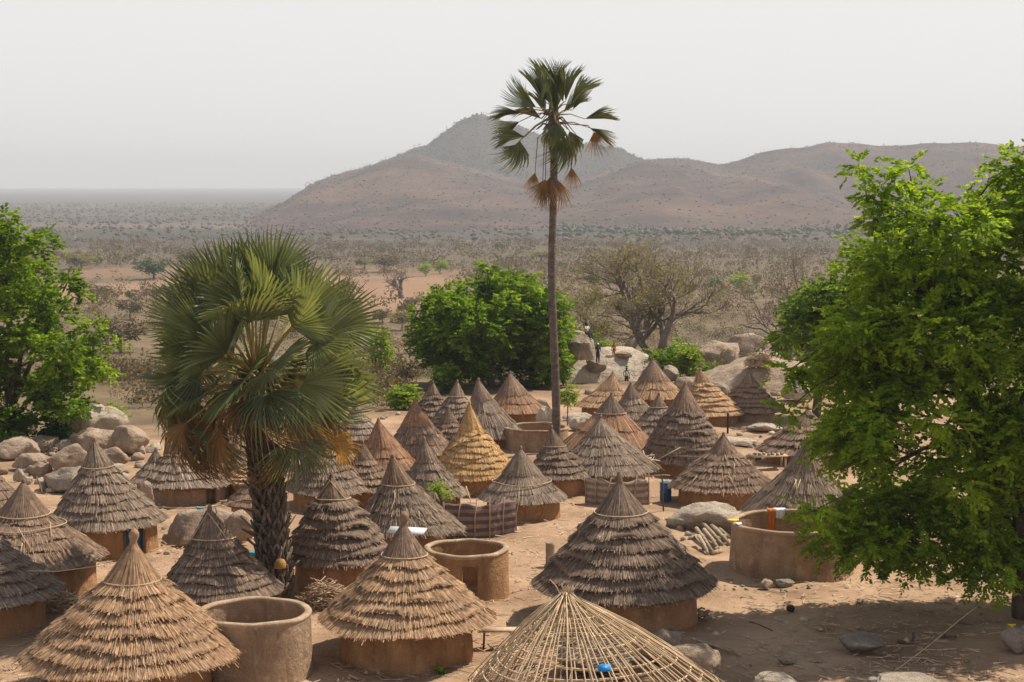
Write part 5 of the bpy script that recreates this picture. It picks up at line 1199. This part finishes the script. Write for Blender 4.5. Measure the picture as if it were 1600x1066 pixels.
SIT = dict(knl=(-.09, .22, .50), anl=(-.09, .24, .28), tol=(-.09, .32, .25), knr=(.09, .22, .50), anr=(.09, .24, .28), tor=(.09, .32, .25), hal=(-.08, .2, .54), har=(.08, .2, .54), ell=(-.14, .06, .66), elr=(.14, .06, .66), pelvis=(0, 0, .50), hpl=(-.05, .02, .50), hpr=(.05, .02, .50))
person('person in a white shirt sitting on top of the dark upright boulder', (916, 540), surf(912, 546, list(RO), 111) + .3, 1.5, SIT, 'white', -.6, cloth2='darkcloth')
person('person in dark clothes leaning on the right side of the dark upright boulder', (934, 568), surf(934, 568, [DOME, 'balanced grey boulder on the rock dome'], 108), 1.35, dict(hal=(-.1, .1, .6), har=(.15, .06, .58)), 'darkcloth', -1.2, cloth2='darkcloth', hat='white')
person('person in an orange garment standing on the crest of the rock dome', (959, 558), surf(959, 560, [DOME], 112) + .2, .95, {}, 'orange', -1.9, cloth2='orange')
walk = dict(knl=(-.055, .07, .29), anl=(-.055, .10, .05), tol=(-.055, .19, .02), knr=(.055, 0, .28), anr=(.055, -.13, .08), tor=(.055, -.05, .02), shr=(.10, 0, .80), elr=(.17, .03, .70), har=(.14, .08, .58))
pr, pb = person('person walking down the rock dome with a small basin on the head', (979, 604), surf(979, 604, [DOME], 106), 1.25, walk, 'white', -1.57, cloth2='darkcloth')
mb = MB(); rev(mb, [(.001, 0), (.09, .0), (.13, .10), (.12, .10), (.08, .02), (.001, .02)], 20); o = mb.build('head_basin', M['greenc'], None, True, (pb[0], pb[1], pb[2] + 1.25 * .985)); tag(o, 'small green basin carried on the head of the walking person', 'basin')

# ------------------------------------------------------------------ ground litter and scrub
def litter():
    rg = np.random.default_rng(91); mb = MB(); n = 12000
    y = rg.uniform(0, 1, n) ** 1.3 * 32 + 36.5; x = (rg.uniform(-60, 1660, n) - CX) / F * y; z = zgv(x, y)
    den = np.sin(x * 1.7) * np.sin(y * 1.3 + 1) + np.sin(x * .6 + 2) + .8 * (y < 40.5); k = rg.random(n) < .35 + .35 * den; x, y, z = x[k], y[k], z[k]; n = len(x)
    a = rg.uniform(0, 6.28, n); L = rg.uniform(.04, .22, n) * 1.2; w = rg.uniform(.008, .02, n)
    for i in range(n):
        c, s_ = math.cos(a[i]), math.sin(a[i]); p = np.array([x[i], y[i], z[i] + .035]); d = np.array([c, s_, rg.normal(0, .08)]) * L[i]; q = np.array([-s_, c, 0]) * w[i]; u = np.array([0, 0, w[i] * 1.3])
        mb.add([p - d - q, p - d + q, p + d + q, p + d - q, p - d + u, p + d + u], [(0, 3, 5, 4), (1, 4, 5, 2)], a=rg.random())
    m = 2400; y = rg.uniform(0, 1, m) ** 1.2 * 40 + 36.5; x = (rg.uniform(-60, 1660, m) - CX) / F * y; z = zgv(x, y); r = rg.exponential(.022, m) + .012
    O = np.array([[1, 0, 0], [0, 1, 0], [-1, 0, 0], [0, -1, 0], [0, 0, 1], [.5, .5, .7]])
    for i in range(m): mb.add(np.array([x[i], y[i], z[i] + .03]) + O * r[i] * rg.uniform(.6, 1.3, (6, 3)), None, [(0, 1, 4), (1, 2, 4), (2, 3, 4), (3, 0, 4), (0, 1, 5), (1, 4, 5), (4, 0, 5)], a=rg.random())
    tag(mb.build('ground_litter', M['stick']), 'broken straw, twigs and pebbles strewn over the village earth', None, kind='stuff')
litter()
M['scrub'] = m_leaf('scrub_leaf', (.095, .066, .048), (.13, .10, .064), (.12, .125, .05), .25)
M['scrubgreen'] = m_leaf('scrub_green_leaf', (.05, .055, .03), (.055, .075, .032), (.07, .10, .035), .1)
M['scrubfar'] = m_leaf('scrub_far_leaf', (.088, .062, .052), (.108, .076, .060), (.095, .086, .052), .1)
def quad_cloud(mb, P_, sz, rg, tint):
    n = len(P_); a = rg.normal(size=(n, 3)); a /= np.linalg.norm(a, axis=1, keepdims=True); b = np.cross(a, rg.normal(size=(n, 3))); b /= np.linalg.norm(b, axis=1, keepdims=True)
    sz = np.broadcast_to(sz, (n,))[:, None]; v = np.stack([P_ - a * sz * .5, P_ + b * sz * .32, P_ + a * sz * .5, P_ - b * sz * .32], 1); mb.add(v.reshape(-1, 3), np.arange(n * 4).reshape(-1, 4), a=np.repeat(tint, 4))
_bm = bmesh.new(); bmesh.ops.create_icosphere(_bm, subdivisions=1, radius=1); ICV = np.array([v.co[:] for v in _bm.verts]); ICF = np.array([[v.index for v in f.verts] for f in _bm.faces]); _bm.free()
def cores(mb, C_, rxy, rz, rg, tint):
    """uneven low canopies"""
    n = len(C_); k = rg.uniform(.65, 1.25, (n, len(ICV), 1)); v = ICV[None] * k; v = v * np.stack([rxy, rxy, rz], 1)[:, None] + C_[:, None]
    f = ICF[None] + (np.arange(n) * len(ICV))[:, None, None]; mb.add(v.reshape(-1, 3), None, f.reshape(-1, 3), a=np.repeat(tint, len(ICV)))
def shrubs(name, label, n, y0, y1, hgt, per, leafs, mat, seed, xr=(-500, 2100), tb=(.4, .25), pw=1.0, avoid=True, core=False):
    rg = np.random.default_rng(seed); u = rg.random(n) ** pw; y = y0 + (y1 - y0) * u; px = rg.uniform(*xr, n); x = (px - CX) / F * y
    dn = np.sin(x * .045 + np.sin(y * .03) * 2) + np.sin(y * .055 + x * .02) + np.sin(x * .11 + y * .09) * .7; keep = rg.random(n) < np.clip(.62 + .33 * dn, .06, 1)
    if avoid:   # open orange ground
        for (ax_, ay_, rx_, ry_) in CLEAR: keep &= ~((np.hypot((x - ax_) / rx_, (y - ay_) / ry_) < .95) & (rg.random(n) < .93))
    x, y = x[keep], y[keep]; n = len(x); z = zgv(x, y); h = hgt * rg.uniform(.4, 1.3, n) ** 1.2
    I = np.repeat(np.arange(n), per); d = rg.normal(size=(len(I), 3)); d /= np.linalg.norm(d, axis=1, keepdims=True); rr = rg.random(len(I)) ** .5
    asp = rg.uniform(.5, 1.0, n); P_ = np.stack([x[I] + d[:, 0] * rr * h[I] * asp[I], y[I] + d[:, 1] * rr * h[I] * asp[I], z[I] + h[I] * .52 + d[:, 2] * rr * h[I] * .5], 1)
    T = np.clip(rg.normal(tb[0], tb[1], n)[I] + rg.normal(0, .08, len(I)), 0, 1); mb = MB()
    if core: cores(mb, np.stack([x, y, z + h * .42], 1), h * asp * .55, h * .26, rg, np.clip(rg.normal(*tb, n), 0, 1))
    quad_cloud(mb, P_, leafs * h[I] / hgt * rg.uniform(.6, 1.3, len(I)), rg, T)
    return tag(mb.build(name, M[mat]), label, None, kind='stuff')
CLEAR = []
for (px, py, wx, dy) in ((330, 446, 330, 16), (640, 462, 70, 36), (170, 425, 120, 5)):
    a = gp(px, py - dy); q_ = gp(px, py + dy); cy = (a[1] + q_[1]) / 2; CLEAR.append(((px - CX) / F * cy, cy, wx * cy / F, (a[1] - q_[1]) / 2))
shrubs('scrub_cover', 'brown and olive thicket covering the slope behind the village', 3600, 114, 330, 1.9, 110, .21, 'scrub', 61, pw=.9)
shrubs('scrub_cover', 'brown brush growing up to the left edge of the village', 800, 93, 124, 1.25, 130, .17, 'scrub', 65, xr=(60, 640))
shrubs('scrub_cover', 'dry woodland of the nearer plain', 3600, 330, 650, 3.0, 75, .50, 'scrub', 62)
shrubs('scrub_cover', 'dry woodland spreading over the middle of the plain', 6500, 650, 1150, 3.6, 30, .95, 'scrub', 66)
shrubs('scrub_cover', 'far dark woodland of the plain', 16000, 1100, 3600, 4.2, 3, 2.0, 'scrubfar', 63, avoid=False, tb=(.35, .25), pw=.8, core=True)
shrubs('scrub_cover', 'greener belt of trees at the foot of the hill', 900, 1250, 1650, 6, 4, 2.4, 'scrubgreen', 64, xr=(860, 1460), tb=(.7, .2), avoid=False, core=True)
def hill_cover(name, label, hn, n, seed, size, mat, tb):
    rg = np.random.default_rng(seed); V = HILLS[hn]; nr, na, _ = V.shape; i = (rg.random(n) ** .8 * (nr * .80)).astype(int); ridge = rg.random(n) < .10; i[ridge] = 86 + rg.integers(0, 5, ridge.sum()); j = rg.integers(0, na - 1, n)
    p = V[i, j] + (V[i, j + 1] - V[i, j]) * rg.random(n)[:, None]; p[:, 1] += rg.normal(0, 8, n); per = 2; I = np.repeat(np.arange(n), per); h = size * rg.uniform(.4, 1.3, n); P_ = p[I] + rg.normal(size=(len(I), 3)) * h[I][:, None] * .42 + np.array([0, 0, .35]) * h[I][:, None]
    mb = MB(); cores(mb, p + np.array([0, 0, .2]) * h[:, None], h * .45, h * .20, rg, np.clip(rg.normal(tb, .25, n), 0, 1)); rm = ridge[I]; quad_cloud(mb, P_[rm], h[I][rm] * .6, rg, np.full(rm.sum(), .4)); tag(mb.build(name, M[mat]), label, None, kind='stuff')
hill_cover('hill_scrub', 'scrub and low trees covering the long brown hill', 'hill_slope', 7000, 71, 3.2, 'scrubfar', .35)
hill_cover('hill_scrub', 'trees covering the dark wooded peak', 'hill_peak', 8000, 72, 5, 'scrubfar', .5)
# single trees and shrubs one can tell apart on the plain
def savanna():
    protos = []
    for k, (mt, sd) in enumerate((('leafdry', 1), ('scrub', 2), ('leafbright', 3), ('leafdark', 4))):
        rg = np.random.default_rng(sd); root = thing('savanna_tree', (0, 0, 0), 'x', 'tree'); mb = MB(); tb_ = MB()
        limb(tb_, (0, 0, -.2), (0, 0, .42), .05, .03, rg, .05, 5)
        for q in range(14):
            d = rg.normal(size=3); d /= np.linalg.norm(d); c = np.array([0, 0, .62]) + d * np.array([.38, .38, .24]); sprays(mb, c, np.array([.2, .2, .13]), 13, rg, .09, .055, 7, .14, .2, .5 + rg.normal(0, .15)); limb(tb_, (0, 0, .4), c, .02, .006, rg, .1, 4, sides=4)
        mb.build('crown', M[mt], root); tb_.build('trunk', M['drybark'], root); protos.append(root)
    L = [((240, 436), 34, 52, 3, 'dark rounded tree at the edge of the orange clearing behind the fan palm'), ((205, 470), 18, 18, 3, 'small dark bush in front of the orange clearing'), ((664, 432), 20, 24, 2, 'small yellow green tree left of the round green tree on the far slope'), ((688, 428), 22, 24, 2, 'pale green tree just above the round green tree'), ((600, 425), 26, 44, 1, 'grey green tree above the fan palm right side'), ((570, 420), 18, 30, 0, 'low olive tree left of the grey green one'),
         ((152, 412), 12, 20, 2, 'tiny bright shrub at the upper edge of the clearing'), ((1390 - 235, 455), 26, 40, 2, 'light green tree in the dry plain below the hill'), ((128, 420), 24, 50, 0, 'wide dry tree above the clearing near the left tree'), ((300, 412), 22, 48, 1, 'flat brown tree right of the dark rounded tree'), ((845, 410), 20, 50, 0, 'wide olive tree left of the tall palm trunk')]
    RQ = random.Random(9); first = [True] * 4
    def put(k, px, py, hp, wp, label, group=None):
        g = gp(px, py); s = g[1] / F; o = protos[k] if first[k] else copy_tree(protos[k]); first[k] = False; o.location = tuple(g); o.scale = (wp * s * .95, wp * s * .95, hp * s * 1.05); o.rotation_euler = (0, 0, RQ.uniform(0, 6)); o['label'] = label
        if group: o['group'] = group
        elif 'group' in o: del o['group']
    for (p, hp, wp, k, lb) in L: put(k, p[0], p[1], hp, wp, lb)
    for i in range(90):
        py = RQ.uniform(388, 560); px = RQ.uniform(60, 1560); g = gp(px, py)
        if any(math.hypot((g[0] - a) / rx, (g[1] - c) / ry) < 1.0 for a, c, rx, ry in CLEAR): continue
        hm = RQ.uniform(2.0, 4.5) ; hp = hm * F / g[1]; kk = RQ.choice((0, 0, 1, 1, 1, 3)); put(kk, px, py, hp, hp * RQ.uniform(.9, 1.5), {0: 'olive savanna tree scattered over the plain behind the village', 1: 'brown leafless looking savanna tree scattered over the plain', 3: 'dark green savanna tree scattered over the dry plain'}[kk], {0: 'olive savanna trees', 1: 'brown savanna trees', 3: 'dark green savanna trees'}[kk])
savanna()

# ------------------------------------------------------------------ air
def haze_box():
    zt = 175.0
    mb = MB(); box(mb, (0, 0, 0), (32000, 32000, zt + 60)); m = bpy.data.materials.new('haze'); m.use_nodes = True; nt = m.node_tree; nt.nodes.clear()
    out = nt.nodes.new("ShaderNodeOutputMaterial"); pv = nt.nodes.new("ShaderNodeVolumePrincipled"); pv.inputs['Density'].default_value = HAZE_D
    pv.inputs['Color'].default_value = (.89, .93, 1.0, 1); pv.inputs['Anisotropy'].default_value = .1
    nt.links.new(pv.outputs[0], out.inputs['Volume'])
    o = mb.build('haze', m, loc=(0, 0, (zt - 60) / 2)); tag(o, 'pale dry season haze over the plain', None, kind='stuff')
haze_box()
